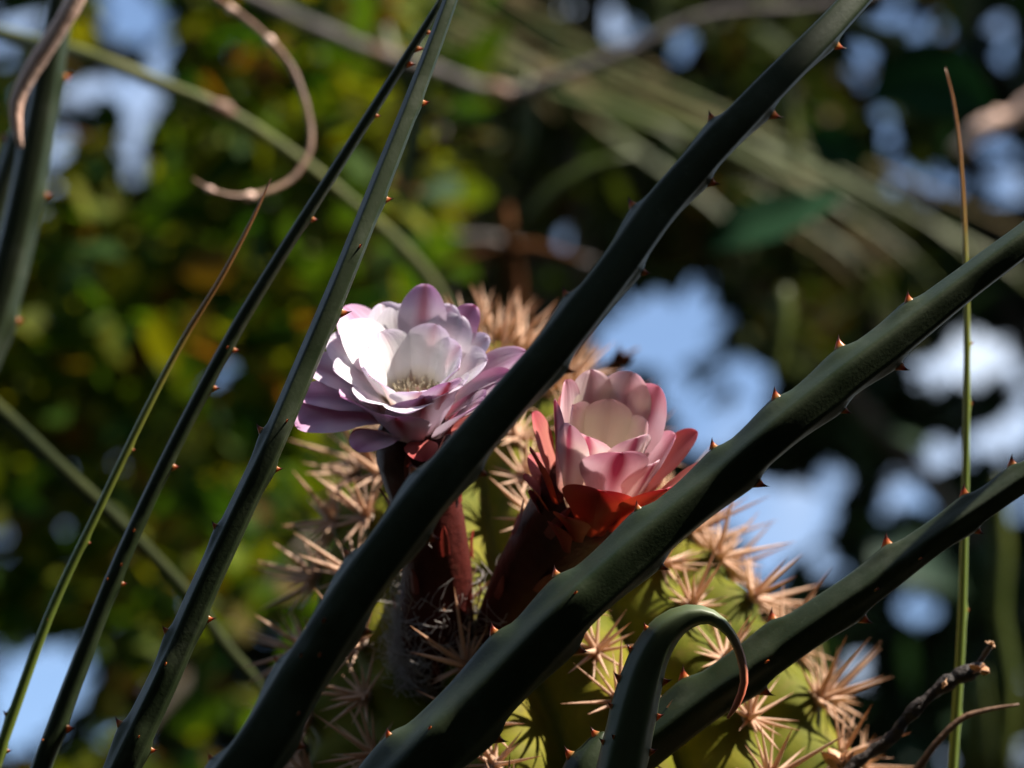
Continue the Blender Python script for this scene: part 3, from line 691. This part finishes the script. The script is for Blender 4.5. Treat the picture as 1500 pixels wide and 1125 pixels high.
# columns: count, first angle, length, width, start tilt, end tilt, base radius, base height, cup, kind, jitter, curl, point, name
flower('cactus_flower', 'wide-open white cactus flower with mauve outer petals and cream stamens', P(607, 588, D1), (-0.02, 0.74, 0.67), D1, [
    (7, 70, 98, 80, 10, 40, 34, 0, 0.22, 'in_white', 9, 0.25, 0.0, 'petal'),
    (8, 96, 124, 80, 16, 52, 38, -6, 0.22, 'in_white', 9, 0.3, 0.2, 'petal'),
    (8, 100, 104, 52, 40, 82, 42, -44, 0.2, 'sepal', 8, 0.0, 0.8, 'sepal')],
    [Q(640, 985, 96, 1.515), Q(640, 930, 112, 1.50), Q(640, 860, 108, 1.49), Q(634, 790, 98, 1.475), Q(622, 725, 100, 1.465), Q(613, 668, 122, 1.455), Q(610, 642, 116, 1.45), Q(608, 618, 84, 1.443)], 3, 900, 16, single=[
    (82, 160, 74, 20, 46, 40, -14, 0.22, 'mid', 0.1, 0.5), (112, 136, 76, 22, 52, 40, -12, 0.22, 'in_white', 0.2, 0.3), (134, 158, 80, 26, 60, 40, -18, 0.2, 'out', 0.1, 0.2),
    (158, 132, 84, 26, 62, 40, -10, 0.22, 'in_white', 0.25, 0.0), (176, 146, 80, 34, 74, 40, -14, 0.2, 'mid', 0.2, 0.3), (192, 150, 70, 40, 82, 40, -22, 0.2, 'out', 0.2, 0.5), (207, 164, 84, 44, 88, 40, -26, 0.24, 'out', 0.1, 0.5),
    (214, 150, 62, 20, 46, 40, -48, 0.34, 'mid', -0.2, 0.4), (238, 132, 60, 40, 74, 40, -44, 0.2, 'out', 0.1, 0.2), (260, 160, 84, 20, 36, 40, -66, 0.3, 'mid', 0.0, 0.3), (282, 152, 104, 12, 22, 40, -60, 0.32, 'mid', 0.15, 0.1),
    (304, 176, 78, 12, 27, 40, -52, 0.32, 'mid', 0.0, 0.2), (321, 162, 90, 22, 44, 40, -64, 0.3, 'mid', 0.1, 0.3), (337, 174, 76, 26, 56, 40, -56, 0.28, 'out', 0.1, 0.4), (352, 154, 62, 26, 62, 40, -42, 0.3, 'out', 0.0, 0.4),
    (8, 160, 66, 36, 72, 40, -22, 0.24, 'out', 0.0, 0.5), (22, 126, 62, 24, 54, 40, -10, 0.24, 'in_white', 0.2, 0.5), (48, 150, 66, 24, 54, 40, -16, 0.24, 'out', 0.1, 0.4), (62, 136, 68, 20, 48, 40, -12, 0.22, 'in_white', 0.2, 0.3)])
D2 = 1.43
flower('cactus_flower', 'half-open cup-shaped cactus flower, cream inside with rose petals and coral-red sepals', P(877, 712, D2), (0.14, 0.86, 0.48), D2, [
    (5, 90, 112, 92, 4, 14, 44, 6, 0.30, 'rose_in', 6, 0.2, 0.0, 'petal'),
    (7, 92, 100, 58, 30, 50, 58, -66, 0.2, 'rose_out', 8, 0.1, 0.7, 'sepal'),
    (7, 80, 76, 46, 26, 36, 56, -92, 0.2, 'sepal', 8, 0.0, 0.8, 'sepal')],
    [Q(712, 968, 60, 1.50), Q(735, 915, 78, 1.49), Q(768, 855, 98, 1.475), Q(805, 800, 118, 1.46), Q(838, 760, 136, 1.45), Q(860, 732, 146, 1.44), Q(872, 715, 120, 1.435)], 9, 120, 16, single=[
    (72, 163, 92, 8, 14, 54, -8, 0.28, 'rose_in', 0.2, 0.3), (112, 159, 86, 8, 14, 54, -8, 0.28, 'rose_in', 0.2, 0.3), (40, 159, 96, 10, 14, 54, -8, 0.3, 'rose_mid', 0.1, 0.2), (150, 163, 74, 8, 10, 56, -14, 0.32, 'rose_mid', 0.0, 0.4),
    (190, 165, 70, 10, 10, 58, -20, 0.34, 'rose_mid', 0.0, 0.5), (222, 150, 70, 12, 8, 58, -20, 0.34, 'rose_in', -0.1, 0.4), (278, 132, 104, 12, 18, 56, -14, 0.34, 'rose_mid', 0.1, 0.1), (322, 98, 80, 14, 18, 56, -14, 0.32, 'rose_in', 0.1, 0.1), (4, 124, 80, 14, 24, 58, -20, 0.3, 'rose_mid', 0.0, 0.3),
    (338, 172, 72, 28, 46, 60, -40, 0.28, 'rose_out', 0.1, 0.4), (305, 150, 90, 26, 42, 60, -44, 0.32, 'rose_out', 0.0, 0.6), (266, 126, 112, 24, 30, 60, -50, 0.34, 'rose_out', 0.0, 0.4), (20, 150, 64, 26, 40, 60, -40, 0.26, 'rose_out', 0.1, 0.3), (200, 124, 50, 26, 30, 60, -36, 0.3, 'rose_out', 0.2, 0.8), (160, 140, 60, 22, 26, 60, -40, 0.26, 'rose_out', 0.0, 0.4), (120, 150, 70, 18, 24, 60, -36, 0.26, 'rose_out', 0.0, 0.4), (60, 150, 70, 20, 30, 60, -36, 0.26, 'rose_out', 0.0, 0.4), (350, 165, 56, 40, 62, 60, -62, 0.24, 'rose_out', 0.2, 0.6)])

# ================================================================ thorny stems
def stem_mat():
    m, nt, out = new_mat('stem_skin')
    n1 = noise_tex(nt, 30, 6, 0.65); n2 = noise_tex(nt, 380, 3, 0.6)
    c = ramp(nt, n1, [(0.3, (0.011, 0.020, 0.006)), (0.55, (0.020, 0.030, 0.011)), (0.75, (0.048, 0.058, 0.036))])
    c = mixc(nt, ramp(nt, n2, [(0.62, (0, 0, 0)), (0.80, (0.25, 0.25, 0.25))]), c, (0.12, 0.13, 0.09))
    p = N(nt, 'ShaderNodeBsdfPrincipled'); nt.links.new(c, p.inputs['Base Color'])
    nt.links.new(ramp(nt, n1, [(0.3, (0.38,)*3), (0.7, (0.55,)*3)]), p.inputs['Roughness']); p.inputs['Specular IOR Level'].default_value = 0.3
    b = N(nt, 'ShaderNodeBump'); b.inputs['Strength'].default_value = 0.2; b.inputs['Distance'].default_value = 0.0005
    nt.links.new(noise_tex(nt, 700, 4), b.inputs['Height']); nt.links.new(b.outputs[0], p.inputs['Normal'])
    nt.links.new(p.outputs[0], out.inputs[0]); return m
M['stem'] = stem_mat()
def thorn_mat():
    m, nt, out = new_mat('thorn')
    uv = N(nt, 'ShaderNodeUVMap'); sx = N(nt, 'ShaderNodeSeparateXYZ'); nt.links.new(uv.outputs[0], sx.inputs[0])
    c = ramp(nt, sx.outputs['Y'], [(0.0, (0.30, 0.20, 0.08)), (0.2, (0.55, 0.20, 0.05)), (0.42, (0.45, 0.09, 0.03)), (0.6, (0.10, 0.02, 0.012)), (1.0, (0.02, 0.010, 0.008))])
    p = N(nt, 'ShaderNodeBsdfPrincipled'); nt.links.new(c, p.inputs['Base Color']); p.inputs['Roughness'].default_value = 0.3
    t = N(nt, 'ShaderNodeBsdfTranslucent'); nt.links.new(c, t.inputs[0])
    mx = N(nt, 'ShaderNodeMixShader'); mx.inputs[0].default_value = 0.5
    nt.links.new(p.outputs[0], mx.inputs[1]); nt.links.new(t.outputs[0], mx.inputs[2]); nt.links.new(mx.outputs[0], out.inputs[0]); return m
M['thorn'] = thorn_mat()
def thorn_mesh():
    V, F, U = [], [], []; n = 8; L = 8
    for j in range(L):
        t = j/(L-1)*0.98; r = 0.40*(1-t)**1.25+0.012
        cx_ = 0.0; cz = t; cy_ = 0.42*t*t
        for i in range(n): a = 2*pi*i/n; V.append((cos(a)*r*0.7, sin(a)*r*(1.5-0.5*t)+cy_, cz)); U.append((i/n, t))
    V.append((0, 0.42, 1.0)); U.append((0, 1))
    for j in range(L-1):
        for i in range(n): F.append((j*n+i, j*n+(i+1) % n, (j+1)*n+(i+1) % n, (j+1)*n+i))
    for i in range(n): F.append(((L-1)*n+i, (L-1)*n+(i+1) % n, L*n))
    me = make_mesh('thorn', V, F, True, U); me.materials.append(M['thorn']); return me
TH = thorn_mesh()
def thorny(name, label, pts, thorns, mat=None, step=0.004, nseg=40, tl=24, ridge=0.07, phase=0.6, extra=0, seed=0, bump=0.26, cat='stem', group=None, sides=5, crease=0.6):
    """thorns: (px, py, side) with side 'u' upper-left edge, 'l' lower-right edge, 'f' facing; extra adds more outside the frame"""
    mat = mat or M['stem']; rg_ = random.Random(seed)
    S = catmull(pts, step); fr = frames(S, -FW)
    prj = [project(p) for p, r in S]
    ac = [0.0]
    for i in range(1, len(S)): ac.append(ac[-1]+(S[i][0]-S[i-1][0]).length)
    T_ = []
    for (px, py, sd) in thorns:
        i = min(range(len(S)), key=lambda i: (prj[i][0]-px)**2+(prj[i][1]-py)**2)
        th = {'u': -pi/2, 'l': pi/2, 'f': rg_.uniform(-0.7, 0.7)}[sd]+rg_.uniform(-0.12, 0.12)
        T_.append((i, ac[i], th, 1.0 if sd != 'f' else 0.5))
    used = {t[0] for t in T_}
    i = 12; side = 1
    while extra and i < len(S)-4:
        if not (-30 < prj[i][0] < 1530 and -30 < prj[i][1] < 1155): T_.append((i, ac[i], side*pi/2+rg_.uniform(-.3, .3), 1.0)); side = -side
        i += int(extra/step)
    def rad(i, s, th):
        w5 = 2*pi/sides; fa = (th+crease) % w5 - w5/2
        f = 1+ridge*0.4*cos(3*th+phase)+0.75*(cos(w5/2)/cos(fa)*(1.10 if sides == 5 else 1.18)-1)
        for (ti, ts, tth, k) in T_:
            ds = s-ts; R = S[ti][1]
            if -4.5*R < ds < 1.2*R:
                da = (th-tth+pi) % (2*pi)-pi
                e = exp(-(da/0.42)**2)
                g = exp(-(ds/(1.7*R))**2) if ds < 0 else exp(-(ds/(0.45*R))**2)
                f += bump*k*e*g
        return f
    me, _, _ = sweep('stalk', pts, step, nseg, rad=rad)
    root = empty(name, pts[0][0]); tag(root, label, cat, group)
    body_ = mesh_obj('stalk', me, root, [mat])
    for (i, s, th, k) in T_:
        (p, r), (T, A, B) = S[i], fr[i]; Rd = A*cos(th)+B*sin(th)
        L = 0.68*tl/FPX*prj[i][2]*(1 if k == 1 else 0.55)*rg_.uniform(0.75, 1.2)
        b = p+Rd*(r*rad(i, s, th)-0.14*L)
        Zv = (Rd+T*0.25).normalized(); Yv = (T-Zv*T.dot(Zv)).normalized(); Xv = Yv.cross(Zv)
        m = Matrix((Xv, Yv, Zv)).transposed().to_4x4()
        o = bpy.data.objects.new('thorn', TH); COL.objects.link(o); o.parent = root
        o.matrix_parent_inverse = Matrix.Translation(root.location).inverted()
        o.matrix_basis = Matrix.Translation(b) @ m @ Matrix.Diagonal((L*0.8, L*0.8, L, 1))
    return root

thorny('thorny_stem', 'thickest thorny stem, nearly black, slanting across in front of the white flower',
       [W3(-0.62, 1.35, 0, 0.018), W3(-0.52, 1.25, 0.9, 0.017), W3(-0.30, 1.14, 1.62, 0.015), Q(190, 1350, 96, 1.270), Q(382, 1092, 86, 1.270), Q(490, 915, 77, 1.270), Q(570, 800, 74, 1.270), Q(655, 692, 71, 1.270), Q(735, 598, 68, 1.275), Q(822, 497, 65, 1.280), Q(905, 390, 62, 1.290), Q(980, 288, 60, 1.300), Q(1110, 147, 53, 1.310), Q(1232, 22, 46, 1.330), Q(1420, -190, 40, 1.370), Q(1650, -420, 30, 1.430), Q(1900, -640, 10, 1.470)],
       [(1040, 180, 'u'), (930, 300, 'u'), (605, 690, 'u'), (820, 430, 'u'), (515, 815, 'u'), (405, 967, 'u'), (315, 1115, 'u'), (1225, 58, 'l'), (1135, 165, 'l'), (1045, 270, 'l'), (935, 398, 'l'), (828, 535, 'l'), (708, 690, 'l'), (632, 788, 'l'), (537, 928, 'l'), (440, 1095, 'l'), (495, 915, 'f'), (457, 960, 'f'), (450, 1040, 'f'), (497, 970, 'f')], seed=1, extra=0.09, ridge=0.06, phase=0.3, sides=4, crease=0.85)
thorny('thorny_stem', 'thick grey-green thorny stem slanting across in front of the red flower tube',
       [W3(-0.40, 1.10, 0, 0.021), W3(-0.34, 1.08, 0.9, 0.020), W3(-0.16, 1.08, 1.62, 0.019), Q(430, 1310, 108, 1.345), Q(612, 1118, 100, 1.345), Q(717, 1014, 94, 1.345), Q(830, 898, 82, 1.345), Q(940, 798, 73, 1.350), Q(1050, 707, 68, 1.355), Q(1140, 630, 66, 1.355), Q(1233, 555, 64, 1.360), Q(1317, 492, 59, 1.365), Q(1415, 416, 50, 1.370), Q(1510, 345, 46, 1.375), Q(1800, 130, 36, 1.405), Q(2100, -60, 10, 1.445)],
       [(1335, 437, 'u'), (1235, 508, 'u'), (1143, 583, 'u'), (1045, 665, 'u'), (935, 755, 'u'), (825, 845, 'u'), (728, 937, 'u'), (582, 1080, 'u'), (1315, 530, 'l'), (1230, 600, 'l'), (1110, 705, 'l'), (960, 830, 'l'), (845, 945, 'l'), (722, 1075, 'l'), (680, 1110, 'f'), (870, 900, 'f')], seed=2, extra=0.09, ridge=0.09, phase=1.0, crease=0.40)
thorny('thorny_stem', 'grey-green thorny stem passing behind the curled shoot and over the cactus spines',
       [W3(-0.1, 1.15, 0, 0.014), W3(-0.08, 1.18, 1.0, 0.0135), W3(-0.02, 1.26, 1.75, 0.013), Q(760, 1240, 80, 1.42), Q(870, 1150, 76, 1.42), Q(960, 1078, 73, 1.42), Q(1060, 1003, 68, 1.42), Q(1130, 955, 66, 1.42), Q(1265, 862, 58, 1.42), Q(1370, 786, 48, 1.42), Q(1450, 732, 44, 1.42), Q(1530, 680, 40, 1.42), Q(1800, 520, 30, 1.43), Q(2100, 380, 8, 1.45)],
       [(1412, 715, 'u'), (1295, 803, 'u'), (1130, 915, 'u'), (1005, 1000, 'u'), (1482, 672, 'u'), (1425, 778, 'l'), (1265, 903, 'l'), (1120, 1012, 'l'), (1265, 830, 'f'), (1108, 945, 'f'), (1068, 970, 'f'), (1320, 790, 'f')], seed=3, extra=0.09, ridge=0.07, phase=0.8, tl=26, crease=0.12)
thorny('thorny_stem', 'slender dark thorny stem touching the mauve petals of the white flower',
       [W3(-0.60, 1.30, 0, 0.012), W3(-0.55, 1.3, 0.9, 0.0115), W3(-0.34, 1.24, 1.62, 0.011), Q(110, 1270, 54, 1.37), Q(190, 1100, 49, 1.37), Q(245, 985, 44, 1.37), Q(300, 860, 41, 1.37), Q(355, 742, 38, 1.37), Q(403, 640, 36, 1.37), Q(450, 530, 34, 1.375), Q(505, 400, 32, 1.38), Q(560, 262, 30, 1.39), Q(610, 135, 26, 1.40), Q(660, 0, 21, 1.41), Q(710, -150, 16, 1.43), Q(760, -330, 5, 1.45)],
       [(625, 152, 'l'), (565, 292, 'l'), (497, 465, 'l'), (403, 685, 'l'), (310, 905, 'l'), (218, 1092, 'l'), (388, 630, 'u'), (318, 775, 'u'), (245, 920, 'u'), (178, 1058, 'u'), (252, 980, 'f'), (415, 617, 'f'), (518, 365, 'f'), (210, 1085, 'f')], seed=4, extra=0.09, ridge=0.07, phase=0.6, tl=20, crease=0.45)
thorny('thorny_stem', 'slimmest thorny stem, gently bowed, between the reed and the slender thorny stem',
       [W3(-0.66, 1.36, 0, 0.009), W3(-0.62, 1.38, 0.9, 0.0085), W3(-0.40, 1.33, 1.68, 0.008), Q(10, 1250, 32, 1.45), Q(65, 1110, 30, 1.45), Q(110, 990, 27, 1.45), Q(165, 850, 25, 1.45), Q(225, 715, 22, 1.45), Q(290, 585, 21, 1.45), Q(350, 475, 20, 1.45), Q(420, 360, 18, 1.45), Q(490, 250, 17, 1.45), Q(550, 155, 15, 1.45), Q(605, 68, 13, 1.45), Q(650, -5, 11, 1.45), Q(710, -110, 10, 1.46), Q(780, -230, 3, 1.47)],
       [(345, 522, 'l'), (310, 568, 'l'), (460, 318, 'l'), (258, 680, 'l'), (183, 855, 'l'), (98, 1066, 'l'), (545, 172, 'l'), (595, 95, 'l'), (610, 70, 'l'), (625, 42, 'l'), (335, 505, 'f'), (170, 830, 'f'), (195, 775, 'f'), (75, 1080, 'f'), (168, 858, 'f')], seed=5, extra=0.09, nseg=20, ridge=0.07, tl=18)
thorny('thorny_stem', 'dark thick thorny stem rising behind the pale bent twig',
       [W3(-1.0, 1.6, 0, 0.016), W3(-0.8, 1.6, 1.2, 0.0145), Q(-190, 900, 80, 1.72), Q(-60, 600, 62, 1.72), Q(5, 420, 56, 1.72), Q(45, 250, 50, 1.72), Q(72, 100, 42, 1.72), Q(92, -20, 38, 1.72), Q(115, -200, 26, 1.72), Q(135, -400, 5, 1.72)],
       [(88, 118, 'l'), (60, 290, 'l'), (35, 190, 'u'), (28, 470, 'l')], seed=6, extra=0.1, ridge=0.08)
thorny('thorny_stem', 'narrow dark thorny stem half hidden behind the dark thick one',
       [W3(-1.05, 1.7, 0, 0.010), W3(-0.9, 1.68, 1.2, 0.0095), Q(-200, 760, 44, 1.78), Q(-70, 470, 42, 1.78), Q(0, 290, 40, 1.78), Q(34, 190, 36, 1.78), Q(70, 70, 28, 1.78), Q(92, -40, 20, 1.78), Q(120, -220, 4, 1.78)],
       [(-5, 300, 'u'), (20, 210, 'u')], seed=7, extra=0.1, nseg=18)
def shoot_mat():
    m, nt, out = new_mat('shoot_skin')
    uv = N(nt, 'ShaderNodeUVMap'); sx = N(nt, 'ShaderNodeSeparateXYZ'); nt.links.new(uv.outputs[0], sx.inputs[0])
    c = ramp(nt, math_(nt, 'SUBTRACT', sx.outputs['Y'], SHOOT0), [(0.0, (0.045, 0.065, 0.025)), (0.018, (0.14, 0.17, 0.08)), (0.036, (0.36, 0.14, 0.08)), (0.050, (0.55, 0.11, 0.04)), (0.075, (0.45, 0.20, 0.10))])
    p = N(nt, 'ShaderNodeBsdfPrincipled'); nt.links.new(c, p.inputs['Base Color']); p.inputs['Roughness'].default_value = 0.5
    nt.links.new(p.outputs[0], out.inputs[0]); return m
sp_pts = [W3(0.02, 1.12, 0, 0.012), W3(0.03, 1.14, 1.0, 0.012), Q(868, 1300, 80, 1.375), Q(912, 1120, 68, 1.375), Q(932, 1030, 62, 1.375), Q(952, 965, 54, 1.375), Q(978, 922, 47, 1.375), Q(1010, 903, 35, 1.375), Q(1042, 904, 22, 1.375), Q(1070, 928, 14, 1.375), Q(1086, 965, 13, 1.375), Q(1090, 1000, 12, 1.375), Q(1080, 1030, 11, 1.375), Q(1066, 1052, 4, 1.375)]
SHOOT0 = 0.0
_S = catmull(sp_pts, 0.004)
_i = min(range(len(_S)), key=lambda i: (project(_S[i][0])[0]-1020)**2+(project(_S[i][0])[1]-902)**2)
SHOOT0 = sum((_S[k][0]-_S[k-1][0]).length for k in range(1, _i))
M['shoot'] = shoot_mat()
thorny('curled_shoot', 'upright green shoot with a hooked tip turning red over the thorny stem', sp_pts,
       [(888, 1085, 'u'), (905, 1040, 'u'), (920, 995, 'u'), (938, 962, 'u'), (958, 930, 'u'), (962, 998, 'l'), (948, 1045, 'l'), (938, 1100, 'l'), (925, 1080, 'f')], M['shoot'], seed=8, extra=0.12, tl=20, nseg=24, bump=0.10)
thorny('thorny_stem', 'short blunt grey-green thorny stem end beside the foot of the curled shoot',
       [W3(-0.04, 1.2, 0, 0.010), W3(-0.04, 1.22, 1.0, 0.010), Q(780, 1300, 66, 1.40), Q(835, 1180, 64, 1.40), Q(862, 1120, 54, 1.40), Q(878, 1090, 30, 1.40), Q(886, 1074, 10, 1.40)],
       [(882, 1085, 'u'), (850, 1110, 'u')], seed=9, extra=0.12, nseg=20)
# thin reeds
M['reed'] = surf_mat('reed', [(0.3, (0.12, 0.15, 0.02)), (0.7, (0.22, 0.22, 0.04))], 40, 0.5, 0.2, 300)
def reed_mat(name, s0, s1):
    m, nt, out = new_mat(name)
    uv = N(nt, 'ShaderNodeUVMap'); sx = N(nt, 'ShaderNodeSeparateXYZ'); nt.links.new(uv.outputs[0], sx.inputs[0])
    f = math_(nt, 'DIVIDE', math_(nt, 'SUBTRACT', sx.outputs['Y'], s0), s1-s0)
    f = math_(nt, 'ADD', f, math_(nt, 'MULTIPLY', math_(nt, 'SUBTRACT', noise_tex(nt, 120, 3), 0.5), 0.25))
    c = ramp(nt, f, [(0.0, (0.11, 0.15, 0.02)), (0.45, (0.19, 0.20, 0.03)), (0.62, (0.28, 0.14, 0.03)), (1.0, (0.30, 0.11, 0.035))])
    p = N(nt, 'ShaderNodeBsdfPrincipled'); nt.links.new(c, p.inputs['Base Color']); p.inputs['Roughness'].default_value = 0.45
    nt.links.new(p.outputs[0], out.inputs[0]); return m
def reed(label, pts, thorns, brown_from, seed, tl=10):
    S = catmull(pts, 0.004); L = sum((S[k][0]-S[k-1][0]).length for k in range(1, len(S)))
    return thorny('reed', label, pts, thorns, reed_mat('reed_skin', L-brown_from, L), nseg=12, tl=tl, seed=seed, ridge=0.05, bump=0.3)
reed('thin green reed leaning to a fine orange-brown tip', [W3(-0.7, 1.4, 0, 0.004), W3(-0.66, 1.42, 0.9, 0.0038), W3(-0.42, 1.36, 1.7, 0.003), Q(-60, 1260, 18, 1.46), Q(5, 1085, 17, 1.46), Q(75, 895, 15, 1.46), Q(150, 735, 13, 1.46), Q(215, 600, 12, 1.46), Q(270, 495, 10, 1.46), Q(325, 405, 8, 1.46), Q(365, 330, 6, 1.46), Q(397, 262, 2, 1.46)],
     [(130, 795, 'l'), (197, 657, 'l'), (78, 910, 'f'), (15, 1048, 'u'), (10, 1100, 'l')], 0.20, 11)
reed('straight upright reed with a hair-fine tip crossed by the grey-green thorny stems', [W3(0.26, 1.5, 0, 0.004), W3(0.27, 1.48, 1.2, 0.0032), Q(1385, 1300, 16, 1.52), Q(1396, 1120, 15, 1.52), Q(1408, 930, 14, 1.52), Q(1413, 760, 12, 1.52), Q(1416, 580, 11, 1.52), Q(1416, 440, 9, 1.52), Q(1412, 320, 7, 1.52), Q(1405, 210, 5, 1.52), Q(1396, 145, 3.5, 1.52), Q(1385, 100, 1.5, 1.52)],
     [(1420, 500, 'l'), (1420, 595, 'l'), (1415, 895, 'l'), (1407, 1045, 'l')], 0.18, 12, 8)
# dry twigs in the corner
M['dry_tip'] = surf_mat('dry_tip', [(0.3, (0.42, 0.20, 0.09)), (0.7, (0.72, 0.48, 0.30))], 150, 0.7, 0.8, 300, translucent=0.3)
bt = twig('burnt_twig', 'blackened knobbly dead twig with a broken orange end', [W3(0.05, 1.5, 0.9, .005), Q(1120, 1260, 20, 1.46), Q(1250, 1122, 18, 1.46), Q(1300, 1085, 18, 1.46), Q(1345, 1035, 18, 1.46), Q(1385, 1002, 18, 1.46), Q(1418, 985, 20, 1.46), Q(1440, 978, 18, 1.46)],
     M['burnt_twig'], wob=0.5, seed=3, knots=[(1385, 1005, 23), (1340, 1038, 22), (1412, 985, 25)], step=0.002)
me, _, _ = sweep('side_spur', [Q(1425, 985, 10, 1.46), Q(1440, 962, 8, 1.46), Q(1452, 944, 8, 1.455)], 0.001, 8, wob=0.3, seed=5); sp_ = mesh_obj('side_spur', me, bt, [M['burnt_twig']])
def chip(parent, px, py, r, d, seed, mat, n=7, name='broken_end'):
    """a curled cluster of dry flakes"""
    rg_ = random.Random(seed); V, F = [], []
    c = P(px, py, d); k = 1/FPX*d
    for q in range(n):
        a = rg_.uniform(0, 2*pi); dr = (RT*cos(a)+UP*(sin(a)*0.7+0.5)-FW*rg_.uniform(-.4, .8)).normalized(); sd = dr.orthogonal().normalized(); sd = Matrix.Rotation(rg_.uniform(0, 6), 3, dr) @ sd
        nn = dr.cross(sd); b = len(V); Ls = r*k*rg_.uniform(0.7, 1.3)
        for j in range(5):
            s = j/4; w = r*k*0.45*(sin(pi*min(s*0.8+0.2, 1)))+0.0003; cc = c+dr*Ls*s+nn*Ls*0.5*s*s
            V += [cc-sd*w+nn*w*.5, cc, cc+sd*w+nn*w*.5, cc+nn*0.0008]
        for j in range(4):
            for i in range(4): F.append((b+j*4+i, b+j*4+(i+1) % 4, b+j*4+4+(i+1) % 4, b+j*4+4+i))
    return mesh_obj(name, make_mesh(name, V, F), parent, [mat])
chip(bt, 1436, 980, 14, 1.455, 2, M['dry_tip'], 6); chip(sp_, 1452, 945, 7, 1.455, 3, M['dry_tip'], 4)
chip(bt, 1383, 1004, 8, 1.45, 4, M['dry_tip'], 3, 'bud_scar')
twig('bent_twig', 'smooth thin brown twig bending sideways beside the blackened twig', [W3(0.08, 1.42, 0.9, .004), Q(1230, 1280, 14, 1.47), Q(1345, 1125, 12, 1.47), Q(1375, 1085, 11, 1.47), Q(1410, 1052, 9, 1.47), Q(1445, 1040, 7, 1.47), Q(1492, 1032, 4, 1.47)], M['brown_twig'], wob=0.15, step=0.003)
db = empty('dried_blossom', P(1232, 1130, 1.47)); tag(db, 'crumpled tan dried blossom among the cactus spines', 'blossom')
chip(db, 1232, 1122, 26, 1.47, 8, M['dry_tip'], 9, 'dry_petals')
me, _, _ = sweep('stalk', [Q(1225, 1210, 14, 1.50), Q(1228, 1160, 13, 1.48), Q(1232, 1118, 12, 1.47)], 0.002, 8, wob=0.3); mesh_obj('stalk', me, db, [M['brown_twig']])
wb = empty('withered_bud', P(905, 530, 1.80)); tag(wb, 'withered brown bud on a thin twig above the cup-shaped flower', 'bud')
chip(wb, 905, 530, 20, 1.80, 12, M['rust_blade'], 8, 'dry_petals')
me, _, _ = sweep('stalk', [Q(790, 640, 9, 1.74), Q(838, 580, 8, 1.78), Q(870, 548, 8, 1.8), Q(905, 528, 8, 1.8), Q(935, 510, 4, 1.8)], 0.003, 8, wob=0.3); mesh_obj('stalk', me, wb, [M['brown_twig']])

# repeats of one kind share a group
GROUPS = {'thorny_stem': 'thorny stems crossing in front of the cactus', 'cactus_flower': 'flowers of the cactus', 'reed': 'thin reeds', 'dense_tree': 'deep green trees far behind',
          'shade_tree': 'trees shading the place', 'broad_leaf': 'broad dark leaves'}
for o_ in scene.objects:
    k_ = o_.name.split('.')[0]
    if o_.parent is None and k_ in GROUPS: o_['group'] = GROUPS[k_]
